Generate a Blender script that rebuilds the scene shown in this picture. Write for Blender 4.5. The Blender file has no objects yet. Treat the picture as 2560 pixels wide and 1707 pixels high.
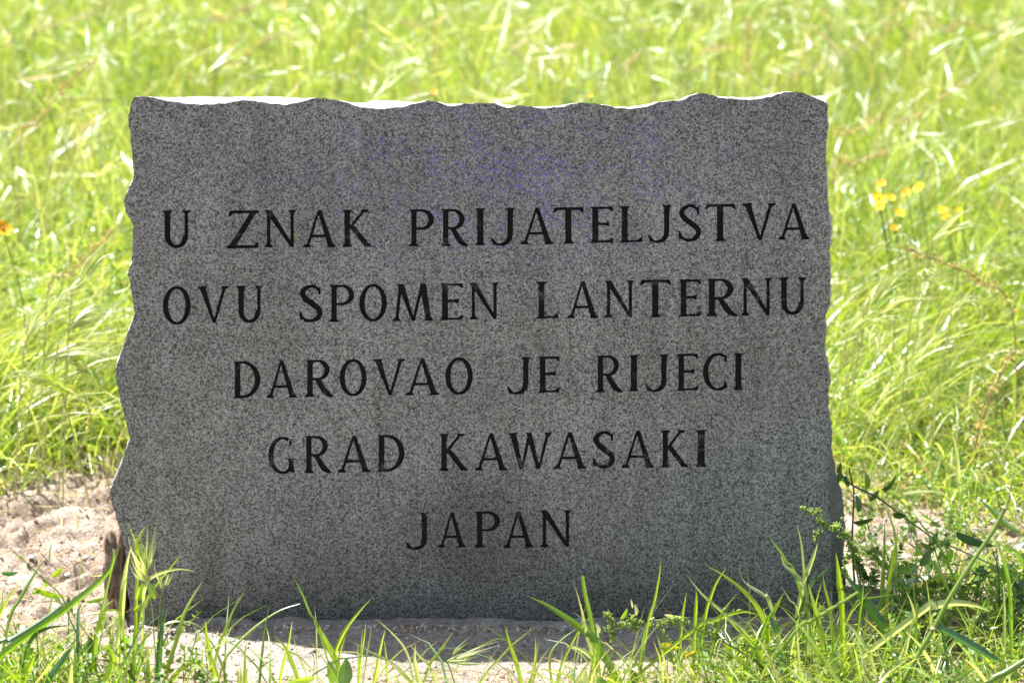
import bpy, math, random
import numpy as np
from mathutils import Vector, noise as mnoise
from mathutils.geometry import delaunay_2d_cdt

R = math.radians
rng = np.random.default_rng(7)
random.seed(7)
scene = bpy.context.scene
COL = scene.collection

# ------------------------------------------------------------------ camera
PXM = 0.4e-3                       # metres per photo pixel at the stone
LENS = 85.0
PITCH = R(15.0)
DIST = 2560 * PXM * LENS / 36.0
CAMX = 0.030
BASE_ANG = PITCH + math.atan((1547 - 853.5) * PXM / DIST)
CAMY = -DIST * math.cos(PITCH)
CAMZ = -CAMY * math.tan(BASE_ANG)
cam_d = bpy.data.cameras.new('camera')
cam = bpy.data.objects.new('camera', cam_d)
COL.objects.link(cam)
cam.location = (CAMX, CAMY, CAMZ)
cam.rotation_euler = (math.pi / 2 - PITCH, 0, 0)
cam_d.lens = LENS
cam_d.sensor_width = 36
cam_d.clip_start = 0.05
cam_d.clip_end = 3000
cam_d.dof.use_dof = True
cam_d.dof.focus_distance = DIST * 0.995
cam_d.dof.aperture_fstop = 7.0
scene.camera = cam

# ------------------------------------------------------------------ light
SUN_EL = R(62)
# direction the light travels on the ground: right (+x) and towards the camera (-y)
tx, ty = 0.26, -0.115
hl = math.hypot(tx, ty)
sdir = Vector((-tx / hl * math.cos(SUN_EL), -ty / hl * math.cos(SUN_EL), math.sin(SUN_EL)))
world = bpy.data.worlds.new('World')
scene.world = world
world.use_nodes = True
wn = world.node_tree
wn.nodes.clear()
sky = wn.nodes.new('ShaderNodeTexSky')
sky.sky_type = 'NISHITA'
sky.sun_disc = False
sky.sun_elevation = SUN_EL
sky.sun_rotation = math.atan2(sdir.x, sdir.y)
sky.air_density = 1.0
sky.dust_density = 2.5
bg = wn.nodes.new('ShaderNodeBackground')
bg.inputs['Strength'].default_value = 0.085
wo = wn.nodes.new('ShaderNodeOutputWorld')
wb = wn.nodes.new('ShaderNodeMix'); wb.data_type = 'RGBA'; wb.blend_type = 'MULTIPLY'   # camera white balance
wb.inputs[0].default_value = 1.0; wb.inputs[7].default_value = (1.02, 0.985, 0.90, 1)
wn.links.new(sky.outputs[0], wb.inputs[6])
wn.links.new(wb.outputs[2], bg.inputs[0])
wn.links.new(bg.outputs[0], wo.inputs[0])
sun_d = bpy.data.lights.new('sun', 'SUN')
sun_d.energy = 4.6
sun_d.angle = R(0.53)
sun_d.color = (1.0, 0.965, 0.91)
sun = bpy.data.objects.new('sun', sun_d)
COL.objects.link(sun)
sun.rotation_euler = sdir.to_track_quat('Z', 'Y').to_euler()
sun.location = (0, 0, 5)
scene.view_settings.view_transform = 'Standard'
scene.view_settings.look = 'None'
scene.view_settings.gamma = 1
scene.view_settings.use_curve_mapping = False
scene.view_settings.exposure = 1.58
scene.render.engine = 'CYCLES'
scene.cycles.max_bounces = 8
scene.cycles.diffuse_bounces = 4
scene.cycles.transmission_bounces = 4
scene.cycles.sample_clamp_indirect = 8


# ------------------------------------------------------------------ helpers
def ray(px, py):
    dx = (px - 1280) * PXM
    dy = (853.5 - py) * PXM
    c, s = math.cos(PITCH), math.sin(PITCH)
    return Vector((dx, DIST * c + dy * s, -DIST * s + dy * c))


def P(px, py, y):
    """point on the upright plane at depth y seen at photo pixel px, py"""
    d = ray(px, py)
    t = (y - CAMY) / d.y
    return Vector((CAMX + d.x * t, y, CAMZ + d.z * t))


def G(px, py):
    """point on the level ground seen at photo pixel px, py"""
    d = ray(px, py)
    t = -CAMZ / d.z
    p = Vector((CAMX + d.x * t, CAMY + d.y * t, 0))
    return p


def tag(o, label=None, cat=None, group=None, kind=None):
    if label: o['label'] = label
    if cat: o['category'] = cat
    if group: o['group'] = group
    if kind: o['kind'] = kind
    return o


def empty(name, loc):
    o = bpy.data.objects.new(name, None)
    o.empty_display_size = 0.02
    o.location = loc
    COL.objects.link(o)
    return o


def add(name, mesh, parent=None, mat=None):
    o = bpy.data.objects.new(name, mesh)
    COL.objects.link(o)
    if mat and not mesh.materials:
        mesh.materials.append(mat)
    if parent is not None:
        o.parent = parent
        o.location = -Vector(parent.location)      # meshes are made in world coordinates
    return o


def mesh_np(name, V, F, tint=None, smooth=True):
    """V (n,3); F list of arrays of shape (m,3) or (m,4); tint (n,3)"""
    me = bpy.data.meshes.new(name)
    V = np.asarray(V, np.float32)
    me.vertices.add(len(V))
    me.vertices.foreach_set('co', V.ravel())
    starts, tot, loops, cur = [], [], [], 0
    for f in F:
        if len(f) == 0: continue
        f = np.asarray(f, np.int32)
        k = f.shape[1]
        starts.append(cur + np.arange(len(f)) * k)
        tot.append(np.full(len(f), k))
        loops.append(f.ravel())
        cur += f.size
    loops = np.concatenate(loops); starts = np.concatenate(starts); tot = np.concatenate(tot)
    me.loops.add(len(loops)); me.loops.foreach_set('vertex_index', loops.astype(np.int32))
    me.polygons.add(len(starts))
    me.polygons.foreach_set('loop_start', starts.astype(np.int32))
    me.polygons.foreach_set('loop_total', tot.astype(np.int32))
    me.polygons.foreach_set('use_smooth', np.full(len(starts), smooth))
    me.update(calc_edges=True)
    if tint is not None:
        a = me.color_attributes.new('tint', 'FLOAT_COLOR', 'POINT')
        c = np.ones((len(V), 4), np.float32); c[:, :3] = tint
        a.data.foreach_set('color', c.ravel())
    return me


class Acc:
    """gathers ribbons, leaves and lumps into one mesh"""
    def __init__(s): s.V = []; s.Q = []; s.T = []; s.C = []; s.n = 0
    def put(s, V, C, Q=None, T=None):
        V = np.asarray(V, float).reshape(-1, 3)
        C = np.broadcast_to(np.asarray(C, float), V.shape) if np.ndim(C) == 1 else np.asarray(C, float).reshape(-1, 3)
        s.V.append(V); s.C.append(C)
        if Q is not None: s.Q.append(np.asarray(Q).reshape(-1, 4) + s.n)
        if T is not None: s.T.append(np.asarray(T).reshape(-1, 3) + s.n)
        s.n += len(V)
    def mesh(s, name):
        F = []
        if s.Q: F.append(np.concatenate(s.Q))
        if s.T: F.append(np.concatenate(s.T))
        return mesh_np(name, np.concatenate(s.V), F, np.concatenate(s.C))


def norm(a):
    return a / np.maximum(np.linalg.norm(a, axis=-1, keepdims=True), 1e-9)


def ribbons(acc, C, W, S, col, fold=0.0):
    """C (n,k,3) centre lines, W (n,k) half widths, S (n,k,3) side vectors, col (n,3)"""
    C = np.asarray(C, float); W = np.asarray(W, float); S = norm(np.asarray(S, float))
    n, k, _ = C.shape
    col = np.asarray(col, float)
    if col.ndim == 1: col = np.broadcast_to(col, (n, 3))
    cv_ = np.repeat(col[:, None], k, 1)
    if n > 50 and k >= 4:                                   # withered tips
        dry = (rng.uniform(0, 1, n) < .3)[:, None, None]
        sfrac = np.linspace(0, 1, k)[None, :, None]
        m_ = dry * np.clip((sfrac - .6) * 2.6, 0, 1)
        cv_ = cv_ * (1 - m_) + np.array([.50, .40, .17]) * m_
    if fold:
        T = np.gradient(C, axis=1)
        N = norm(np.cross(T, S))
        L = C + S * W[..., None] + N * (W * fold)[..., None]
        Rr = C - S * W[..., None] + N * (W * fold)[..., None]
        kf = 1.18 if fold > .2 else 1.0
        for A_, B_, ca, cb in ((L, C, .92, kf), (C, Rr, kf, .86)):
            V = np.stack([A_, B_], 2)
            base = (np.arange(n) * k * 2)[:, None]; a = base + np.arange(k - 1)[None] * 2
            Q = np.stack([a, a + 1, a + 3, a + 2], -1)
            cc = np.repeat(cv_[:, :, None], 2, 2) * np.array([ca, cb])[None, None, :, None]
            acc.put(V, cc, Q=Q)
        return
    V = np.stack([C + S * W[..., None], C - S * W[..., None]], 2); m = 2
    base = (np.arange(n) * k * m)[:, None, None]
    i = np.arange(k - 1)[None, :, None] * m
    j = np.arange(m - 1)[None, None, :]
    a = base + i + j
    Q = np.stack([a, a + 1, a + 1 + m, a + m], -1)
    acc.put(V, np.repeat(cv_.reshape(-1, 3), m, axis=0), Q=Q)


def tubes(acc, C, Rad, col, sides=5):
    """C (n,k,3) lines, Rad (n,k)"""
    C = np.asarray(C, float); Rad = np.asarray(Rad, float)
    n, k, _ = C.shape
    T = norm(np.gradient(C, axis=1))
    ref = np.array([0.31, 0.9, 0.17])
    A = norm(np.cross(T, ref)); B = np.cross(T, A)
    th = np.arange(sides) * 2 * np.pi / sides
    V = C[:, :, None] + Rad[..., None, None] * (np.cos(th)[:, None] * A[:, :, None] + np.sin(th)[:, None] * B[:, :, None])
    base = (np.arange(n) * k * sides)[:, None, None]
    i = np.arange(k - 1)[None, :, None] * sides
    j = np.arange(sides)[None, None, :]; j2 = (j + 1) % sides
    Q = np.stack([base + i + j, base + i + j2, base + i + sides + j2, base + i + sides + j], -1)
    col = np.asarray(col, float)
    if col.ndim == 1: col = np.broadcast_to(col, (n, 3))
    acc.put(V, np.repeat(col, k * sides, axis=0), Q=Q)


def vnoise(x, y, seed=0):
    xi = np.floor(x).astype(np.int64); yi = np.floor(y).astype(np.int64)
    fx = x - xi; fy = y - yi
    fx = fx * fx * (3 - 2 * fx); fy = fy * fy * (3 - 2 * fy)
    def h(a, b):
        v = (a * 374761393 + b * 668265263 + seed * 974711) & 0xffffffff
        v = ((v ^ (v >> 13)) * 1274126177) & 0xffffffff
        return ((v ^ (v >> 16)) & 0xffff) / 65535.0 - 0.5
    return (h(xi, yi) * (1 - fx) + h(xi + 1, yi) * fx) * (1 - fy) + (h(xi, yi + 1) * (1 - fx) + h(xi + 1, yi + 1) * fx) * fy


def fbm(x, y, f, octs, seed=0, gain=0.5):
    a, s = 1.0, 0
    for i in range(octs):
        s = s + a * vnoise(x * f + 13.7 * i, y * f - 7.1 * i, seed + i); f *= 2.03; a *= gain
    return s


def smooth01(t):
    t = np.clip(t, 0, 1); return t * t * (3 - 2 * t)


def gz(x, y):
    """height of the ground"""
    x = np.asarray(x, float); y = np.asarray(y, float)
    near = np.exp(-((x / 0.42) ** 4 + (y / 0.2) ** 4))
    z = fbm(x, y, 3.0, 3, 5) * 0.022 * (1 - near)
    soil = smooth01((-x - 0.28) / 0.1) * smooth01((y + 0.12) / 0.1)
    soil = np.maximum(soil, smooth01((x - 0.3) / 0.1) * smooth01((y - 0.02) / 0.1) * 0.8)
    wx = fbm(x, y, 9, 2, 44) * .05
    clod = np.abs(fbm(x + wx, (y + wx) * 2.2, 11, 4, 40, 0.5))
    crack = 1 - smooth01(np.abs(fbm(x - wx, y * 2.0 + wx, 9, 3, 48, 0.5)) / .05)
    z = z + ((0.05 - clod * 0.10 - 0.035) * 0.44 - crack * 0.011) * soil + fbm(x, y * 1.5, 45, 3, 70, .6) * .010 * soil - .006 * soil
    z = z + fbm(x, y, 60, 3, 60) * 0.0034
    z = z + np.exp(-(y / .012) ** 2) * smooth01((.4 - np.abs(x)) / .05) * (.0005 + fbm(x, y, 30, 3, 66) * .004)   # soil washed up against the foot
    far = smooth01((y - 8) / 30)
    return z + far * fbm(x, y, 0.05, 2, 90) * 0.6


# ------------------------------------------------------------------ materials
def newmat(name):
    m = bpy.data.materials.new(name); m.use_nodes = True
    nt = m.node_tree; nt.nodes.clear()
    out = nt.nodes.new('ShaderNodeOutputMaterial')
    return m, nt, out


def nd(nt, t, **kw):
    n = nt.nodes.new(t)
    for k, v in kw.items():
        if k.startswith('i_'): n.inputs[k[2:].replace('_', ' ')].default_value = v
        else: setattr(n, k, v)
    return n


def ramp(nt, src, stops, interp='LINEAR'):
    r = nt.nodes.new('ShaderNodeValToRGB'); r.color_ramp.interpolation = interp
    el = r.color_ramp.elements
    while len(el) > 1: el.remove(el[-1])
    el[0].position = stops[0][0]
    for i, (p, c) in enumerate(stops):
        e = el[0] if i == 0 else el.new(p)
        c = (c, c, c) if not isinstance(c, tuple) else c
        e.color = (*c, 1)
    nt.links.new(src, r.inputs[0]); return r.outputs[0]


def mix(nt, fac, a, b, blend='MIX'):
    m = nt.nodes.new('ShaderNodeMix'); m.data_type = 'RGBA'; m.blend_type = blend
    for k, v in ((0, fac), (6, a), (7, b)):
        s = m.inputs[k]
        if hasattr(v, 'is_output'): nt.links.new(v, s)
        elif isinstance(v, (int, float)): s.default_value = v if k == 0 else (v, v, v, 1)
        else: s.default_value = (*v, 1)
    return m.outputs[2]


def mth(nt, op, a, b=0.0, clamp=False):
    m = nt.nodes.new('ShaderNodeMath'); m.operation = op; m.use_clamp = clamp
    for s, v in ((m.inputs[0], a), (m.inputs[1], b)):
        if isinstance(v, (int, float)): s.default_value = v
        else: nt.links.new(v, s)
    return m.outputs[0]


def tex(nt, kind, vec, scale, **kw):
    t = nd(nt, 'ShaderNodeTexNoise' if kind == 'n' else 'ShaderNodeTexVoronoi')
    t.inputs['Scale'].default_value = scale
    for k, v in kw.items():
        if k in t.inputs: t.inputs[k].default_value = v
        else: setattr(t, k, v)
    nt.links.new(vec, t.inputs['Vector']); return t


def geo_pos(nt):
    return nd(nt, 'ShaderNodeNewGeometry').outputs['Position']


def leaf_material(name, trans=0.42, gloss=0.05, rough=0.38, streak=0.0):
    m, nt, out = newmat(name)
    at = nd(nt, 'ShaderNodeAttribute', attribute_name='tint')
    col = at.outputs['Color']
    pos = geo_pos(nt)
    n1 = tex(nt, 'n', pos, 60.0, Detail=2.0)
    col = mix(nt, 1.0, col, ramp(nt, n1.outputs['Fac'], [(0.3, (0.78, 0.8, 0.75)), (0.7, (1.18, 1.15, 1.1))]), 'MULTIPLY')
    d = nd(nt, 'ShaderNodeBsdfDiffuse'); nt.links.new(col, d.inputs[0])
    t = nd(nt, 'ShaderNodeBsdfTranslucent')
    nt.links.new(mix(nt, 1.0, col, (1.6, 1.55, 0.75), 'MULTIPLY'), t.inputs[0])
    ms = nd(nt, 'ShaderNodeMixShader'); ms.inputs[0].default_value = trans
    nt.links.new(d.outputs[0], ms.inputs[1]); nt.links.new(t.outputs[0], ms.inputs[2])
    g = nd(nt, 'ShaderNodeBsdfGlossy'); g.inputs['Roughness'].default_value = rough
    g.inputs['Color'].default_value = (0.9, 0.95, 1, 1)
    lw = nd(nt, 'ShaderNodeLayerWeight'); lw.inputs[0].default_value = 0.3
    f = mth(nt, 'ADD', mth(nt, 'MULTIPLY', lw.outputs['Fresnel'], 0.16), gloss)
    m2 = nd(nt, 'ShaderNodeMixShader'); nt.links.new(f, m2.inputs[0])
    nt.links.new(ms.outputs[0], m2.inputs[1]); nt.links.new(g.outputs[0], m2.inputs[2])
    nt.links.new(m2.outputs[0], out.inputs[0])
    return m


M_GRASS = leaf_material('grass_leaf', 0.60, 0.06, 0.33)
M_BROAD = leaf_material('broad_leaf', 0.35, 0.08, 0.34)
M_HERB = leaf_material('herb_leaf', 0.45, 0.03, 0.55)
M_SEED = leaf_material('seed_head', 0.5, 0.03, 0.55)
M_PETAL = leaf_material('petal', 0.35, 0.01, 0.6)


def granite(name, rough_side=False):
    m, nt, out = newmat(name)
    pos = geo_pos(nt)
    b = nd(nt, 'ShaderNodeBsdfPrincipled')
    v1 = tex(nt, 'v', pos, 1250.0)
    v2 = tex(nt, 'v', pos, 560.0)
    n1 = tex(nt, 'n', pos, 760.0, Detail=2.0, Roughness=0.7)
    bwv = nd(nt, 'ShaderNodeSeparateColor'); nt.links.new(v1.outputs['Color'], bwv.inputs[0])
    bwv2 = nd(nt, 'ShaderNodeSeparateColor'); nt.links.new(v2.outputs['Color'], bwv2.inputs[0])
    g = mth(nt, 'ADD', mth(nt, 'MULTIPLY', bwv.outputs[0], 0.42), mth(nt, 'MULTIPLY', bwv2.outputs[1], 0.28))
    g = mth(nt, 'ADD', g, mth(nt, 'MULTIPLY', n1.outputs['Fac'], 0.34))
    if rough_side:
        grain = ramp(nt, g, [(0.25, (0.10, 0.10, 0.10)), (0.42, (0.27, 0.27, 0.265)), (0.8, (0.46, 0.46, 0.45))])
    else:
        grain = ramp(nt, g, [(0.28, (.028,.0278,.028)), (0.39, (.085,.0845,.085)), (0.50, (.195,.194,.196)), (0.62, (.28,.279,.282)), (0.80, (.40,.399,.402))])
    # large, soft mottling of the stone
    n2 = tex(nt, 'n', pos, 6.0, Detail=4.0, Roughness=0.6)
    n3 = tex(nt, 'n', pos, 28.0, Detail=3.0, Roughness=0.6)
    mot = mth(nt, 'ADD', mth(nt, 'MULTIPLY', n2.outputs['Fac'], 0.65), mth(nt, 'MULTIPLY', n3.outputs['Fac'], 0.35))
    col = mix(nt, 1.0, grain, ramp(nt, mot, [(0.34, (1.02, 0.975, 0.97)), (0.66, (1.50, 1.43, 1.425))]), 'MULTIPLY')
    sep = nd(nt, 'ShaderNodeSeparateXYZ'); nt.links.new(pos, sep.inputs[0])
    if not rough_side:
        # faint rain streaks down the face
        mps = nd(nt, 'ShaderNodeMapping'); nt.links.new(pos, mps.inputs[0]); mps.inputs['Scale'].default_value = (1, 1, .09)
        ns_ = tex(nt, 'n', mps.outputs[0], 45.0, Detail=4.0, Roughness=0.65)
        col = mix(nt, 1.0, col, ramp(nt, ns_.outputs['Fac'], [(0.36, (0.88, 0.88, 0.87)), (0.62, (1.05, 1.05, 1.05))]), 'MULTIPLY')
        # scattered larger dark crystals
        v3 = tex(nt, 'v', pos, 260.0)
        s3c = nd(nt, 'ShaderNodeSeparateColor'); nt.links.new(v3.outputs['Color'], s3c.inputs[0])
        big = mth(nt, 'MULTIPLY', ramp(nt, s3c.outputs[0], [(0.86, 0.0), (0.9, 1.0)]), ramp(nt, v3.outputs['Distance'], [(0.25, 1.0), (0.5, 0.0)]))
        col = mix(nt, mth(nt, 'MULTIPLY', big, 0.6), col, (0.03, 0.03, 0.032))
        # violet flecks, gathered in the upper middle of the slab
        mp = nd(nt, 'ShaderNodeMapping'); nt.links.new(pos, mp.inputs[0])
        mp.inputs['Location'].default_value = (-0.02, 0, -0.46)
        mp.inputs['Scale'].default_value = (1.0, 1.0, 2.1)
        mp.vector_type = 'POINT'
        sv = nd(nt, 'ShaderNodeVectorMath', operation='SUBTRACT'); nt.links.new(pos, sv.inputs[0])
        sv.inputs[1].default_value = (0.035, 0, 0.468)
        sm = nd(nt, 'ShaderNodeVectorMath', operation='MULTIPLY'); nt.links.new(sv.outputs[0], sm.inputs[0])
        sm.inputs[1].default_value = (1.0, 0.0, 2.4)
        ln = nd(nt, 'ShaderNodeVectorMath', operation='LENGTH'); nt.links.new(sm.outputs[0], ln.inputs[0])
        near = ramp(nt, ln.outputs['Value'], [(0.0, 1.0), (0.10, 0.8), (0.20, 0.35), (0.36, 0.0)])
        near0 = ramp(nt, ln.outputs['Value'], [(0.03, 0.8), (0.09, 0.0)])
        nv = tex(nt, 'n', pos, 27.0, Detail=3.0)
        patch = mth(nt, 'MULTIPLY', near, ramp(nt, nv.outputs['Fac'], [(0.45, 0.10), (0.60, 1.0)]))
        patch = mth(nt, 'MAXIMUM', patch, mth(nt, 'MULTIPLY', near0, 0.9))
        nf = tex(nt, 'n', pos, 250.0, Detail=2.0)
        fleck = mth(nt, 'MULTIPLY', patch, ramp(nt, nf.outputs['Fac'], [(0.51, 0.0), (0.57, 1.0)]))
        col = mix(nt, mth(nt, 'MULTIPLY', fleck, 0.85), col, (0.19, 0.16, 0.52))
        # rising damp and splashed dirt with its own edge
        nd_ = tex(nt, 'n', pos, 13.0, Detail=5.0, Roughness=0.65)
        h = mth(nt, 'ADD', sep.outputs[2], mth(nt, 'MULTIPLY', nd_.outputs['Fac'], -0.16))
        damp = ramp(nt, mth(nt, 'ADD', h, 0.1), [(0.02, (0.50, 0.49, 0.475)), (0.055, (0.68, 0.67, 0.66)), (0.11, (0.86, 0.86, 0.855)), (0.2, (1, 1, 1))])
        col = mix(nt, 1.0, col, damp, 'MULTIPLY')
        # darker wet patch below the last line
        s2 = nd(nt, 'ShaderNodeVectorMath', operation='SUBTRACT'); nt.links.new(pos, s2.inputs[0])
        s2.inputs[1].default_value = (-0.005, 0, 0.10)
        s3 = nd(nt, 'ShaderNodeVectorMath', operation='MULTIPLY'); nt.links.new(s2.outputs[0], s3.inputs[0])
        s3.inputs[1].default_value = (1.0, 0.0, 1.3)
        l2 = nd(nt, 'ShaderNodeVectorMath', operation='LENGTH'); nt.links.new(s3.outputs[0], l2.inputs[0])
        q = mth(nt, 'ADD', l2.outputs['Value'], mth(nt, 'MULTIPLY', nd_.outputs['Fac'], -0.09))
        col = mix(nt, 1.0, col, ramp(nt, q, [(0.0, (0.66, 0.66, 0.66)), (0.06, (1, 1, 1))]), 'MULTIPLY')
        # a few yellow-green lichen specks
        lv = tex(nt, 'v', pos, 19.0)
        lc = ramp(nt, lv.outputs['Distance'], [(0.0, 1.0), (0.05, 1.0), (0.075, 0.0)])
        lc = mth(nt, 'MULTIPLY', lc, ramp(nt, tex(nt, 'n', pos, 9.0).outputs['Fac'], [(0.58, 0.0), (0.64, 1.0)]))
        col = mix(nt, mth(nt, 'MULTIPLY', lc, 0.45), col, (0.25, 0.24, 0.07))
    else:
        # soil-stained foot of the rough sides
        ns = tex(nt, 'n', pos, 22.0, Detail=4.0)
        hh = mth(nt, 'ADD', sep.outputs[2], mth(nt, 'MULTIPLY', ns.outputs['Fac'], -0.14))
        soil = ramp(nt, mth(nt, 'ADD', hh, 0.1), [(0.03, 1.0), (0.14, 0.0)])
        col = mix(nt, mth(nt, 'MULTIPLY', soil, 0.75), col, (0.13, 0.095, 0.07))
        low_tone = ramp(nt, mth(nt, 'ADD', sep.outputs[2], mth(nt, 'MULTIPLY', ns.outputs['Fac'], 0.1)), [(0.2, (0.42, 0.42, 0.40)), (0.38, (1, 1, 1))])  # rough sides darker towards the foot
        col = mix(nt, 1.0, col, low_tone, 'MULTIPLY')
    nt.links.new(col, b.inputs['Base Color'])
    b.inputs['Roughness'].default_value = 0.85 if rough_side else 0.6
    b.inputs['Specular IOR Level'].default_value = 0.35
    bp = nd(nt, 'ShaderNodeBump'); bp.inputs['Strength'].default_value = 0.9 if rough_side else 0.25
    bp.inputs['Distance'].default_value = 0.002 if rough_side else 0.0004
    hb = n1.outputs['Fac']
    if rough_side:
        nb = tex(nt, 'n', pos, 140.0, Detail=6.0, Roughness=0.7)
        hb = nb.outputs['Fac']
    nt.links.new(hb, bp.inputs['Height'])
    nt.links.new(bp.outputs[0], b.inputs['Normal'])
    nt.links.new(b.outputs[0], out.inputs[0])
    return m


M_FACE = granite('granite_sawn_face')
M_SIDE = granite('granite_rough_side', True)


def letter_paint():
    m, nt, out = newmat('black_letter_paint')
    pos = geo_pos(nt)
    b = nd(nt, 'ShaderNodeBsdfPrincipled')
    n = tex(nt, 'n', pos, 75.0, Detail=5.0, Roughness=0.7)
    n2 = tex(nt, 'n', pos, 16.0, Detail=2.0)
    n3 = tex(nt, 'n', pos, 500.0, Detail=2.0)
    w = mth(nt, 'MULTIPLY', ramp(nt, n.outputs['Fac'], [(0.52, 0.0), (0.60, 1.0)]), ramp(nt, n2.outputs['Fac'], [(0.50, 0.0), (0.60, 1.0)]))
    c = mix(nt, mth(nt, 'MULTIPLY', w, ramp(nt, n3.outputs['Fac'], [(0.4, 0.25), (0.6, 0.9)])),
            ramp(nt, n3.outputs['Fac'], [(0.3, 0.009), (0.7, 0.016)]), (0.16, 0.16, 0.16))
    nt.links.new(c, b.inputs['Base Color'])
    b.inputs['Roughness'].default_value = 0.7
    b.inputs['Specular IOR Level'].default_value = 0.2
    nt.links.new(b.outputs[0], out.inputs[0])
    return m


M_PAINT = letter_paint()


def ground_mat():
    m, nt, out = newmat('soil')
    pos = geo_pos(nt)
    b = nd(nt, 'ShaderNodeBsdfPrincipled')
    n1 = tex(nt, 'n', pos, 18.0, Detail=6.0, Roughness=0.65)
    n2 = tex(nt, 'n', pos, 160.0, Detail=4.0, Roughness=0.7)
    n3 = tex(nt, 'n', pos, 600.0, Detail=2.0, Roughness=0.7)
    f = mth(nt, 'ADD', mth(nt, 'MULTIPLY', n1.outputs['Fac'], 0.5), mth(nt, 'MULTIPLY', n2.outputs['Fac'], 0.5))
    col = ramp(nt, f, [(0.34, (0.11, 0.08, 0.06)), (0.43, (0.27, 0.205, 0.155)), (0.52, (0.40, 0.325, 0.262)), (0.66, (0.54, 0.475, 0.41))])
    # small mineral grains
    v = tex(nt, 'v', pos, 210.0)
    sc = nd(nt, 'ShaderNodeSeparateColor'); nt.links.new(v.outputs['Color'], sc.inputs[0])
    gr = mth(nt, 'MULTIPLY', ramp(nt, sc.outputs[0], [(0.86, 0.0), (0.9, 1.0)]), ramp(nt, v.outputs['Distance'], [(0.25, 1.0), (0.45, 0.0)]))
    col = mix(nt, gr, col, ramp(nt, sc.outputs[1], [(0.0, (0.22, 0.2, 0.19)), (0.5, (0.5, 0.47, 0.43)), (1.0, (0.62, 0.6, 0.58))]))
    # grey cement-like crust round the foot of the slab
    sp0 = nd(nt, 'ShaderNodeSeparateXYZ'); nt.links.new(pos, sp0.inputs[0])
    ax = mth(nt, 'ADD', mth(nt, 'ABSOLUTE', mth(nt, 'ADD', sp0.outputs[0], -0.03)), mth(nt, 'MULTIPLY', n1.outputs['Fac'], 0.1))
    fy = mth(nt, 'ADD', mth(nt, 'ABSOLUTE', sp0.outputs[1]), mth(nt, 'MULTIPLY', n2.outputs['Fac'], 0.06))
    cem = mth(nt, 'MULTIPLY', ramp(nt, ax, [(0.38, 1.0), (0.46, 0.0)]), ramp(nt, fy, [(0.13, 1.0), (0.2, 0.25)]))
    col = mix(nt, cem, col, ramp(nt, f, [(0.34, (0.14, 0.125, 0.11)), (0.46, (0.30, 0.27, 0.24)), (0.60, (0.46, 0.425, 0.385))]))
    # humus where the grass grows: away from the bare ground round the stone
    sep = nd(nt, 'ShaderNodeSeparateXYZ'); nt.links.new(pos, sep.inputs[0])
    wob = mth(nt, 'MULTIPLY', n1.outputs['Fac'], 0.25)
    hum = ramp(nt, mth(nt, 'SUBTRACT', sep.outputs[1], wob), [(0.42, 0.0), (0.56, 1.0)])
    hum = mth(nt, 'ADD', hum, ramp(nt, mth(nt, 'MULTIPLY', sep.outputs[1], -1.0), [(0.55, 0.0), (0.8, 1.0)]), True)
    col = mix(nt, hum, col, ramp(nt, n2.outputs['Fac'], [(0.35, (0.07, 0.055, 0.03)), (0.65, (0.16, 0.14, 0.06))]))
    nt.links.new(col, b.inputs['Base Color'])
    b.inputs['Roughness'].default_value = 0.95
    b.inputs['Specular IOR Level'].default_value = 0.1
    hgt = mth(nt, 'ADD', mth(nt, 'MULTIPLY', n2.outputs['Fac'], 0.8), mth(nt, 'MULTIPLY', n3.outputs['Fac'], 0.3))
    bp = nd(nt, 'ShaderNodeBump'); bp.inputs['Strength'].default_value = 1.0; bp.inputs['Distance'].default_value = 0.007
    nt.links.new(hgt, bp.inputs['Height']); nt.links.new(bp.outputs[0], b.inputs['Normal'])
    nt.links.new(b.outputs[0], out.inputs[0])
    return m


M_SOIL = ground_mat()


def rock_mat(name, c0, c1, scale=60, bump=0.003):
    m, nt, out = newmat(name)
    pos = geo_pos(nt)
    b = nd(nt, 'ShaderNodeBsdfPrincipled')
    n = tex(nt, 'n', pos, scale, Detail=6.0, Roughness=0.7)
    nt.links.new(ramp(nt, n.outputs['Fac'], [(0.32, c0), (0.68, c1)]), b.inputs['Base Color'])
    b.inputs['Roughness'].default_value = 0.9
    bp = nd(nt, 'ShaderNodeBump'); bp.inputs['Strength'].default_value = 0.8; bp.inputs['Distance'].default_value = bump
    nt.links.new(n.outputs['Fac'], bp.inputs['Height']); nt.links.new(bp.outputs[0], b.inputs['Normal'])
    nt.links.new(b.outputs[0], out.inputs[0])
    return m


M_LUMP = rock_mat('brown_crusted_rock', (0.13, 0.085, 0.06), (0.42, 0.31, 0.235), 90, 0.005)
M_PEB = [rock_mat('pale_pebble', (0.42, 0.41, 0.40), (0.66, 0.66, 0.66), 120, 0.001),
         rock_mat('grey_pebble', (0.22, 0.23, 0.24), (0.42, 0.44, 0.46), 120, 0.001),
         rock_mat('tan_pebble', (0.33, 0.25, 0.18), (0.55, 0.46, 0.37), 120, 0.001)]

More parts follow.
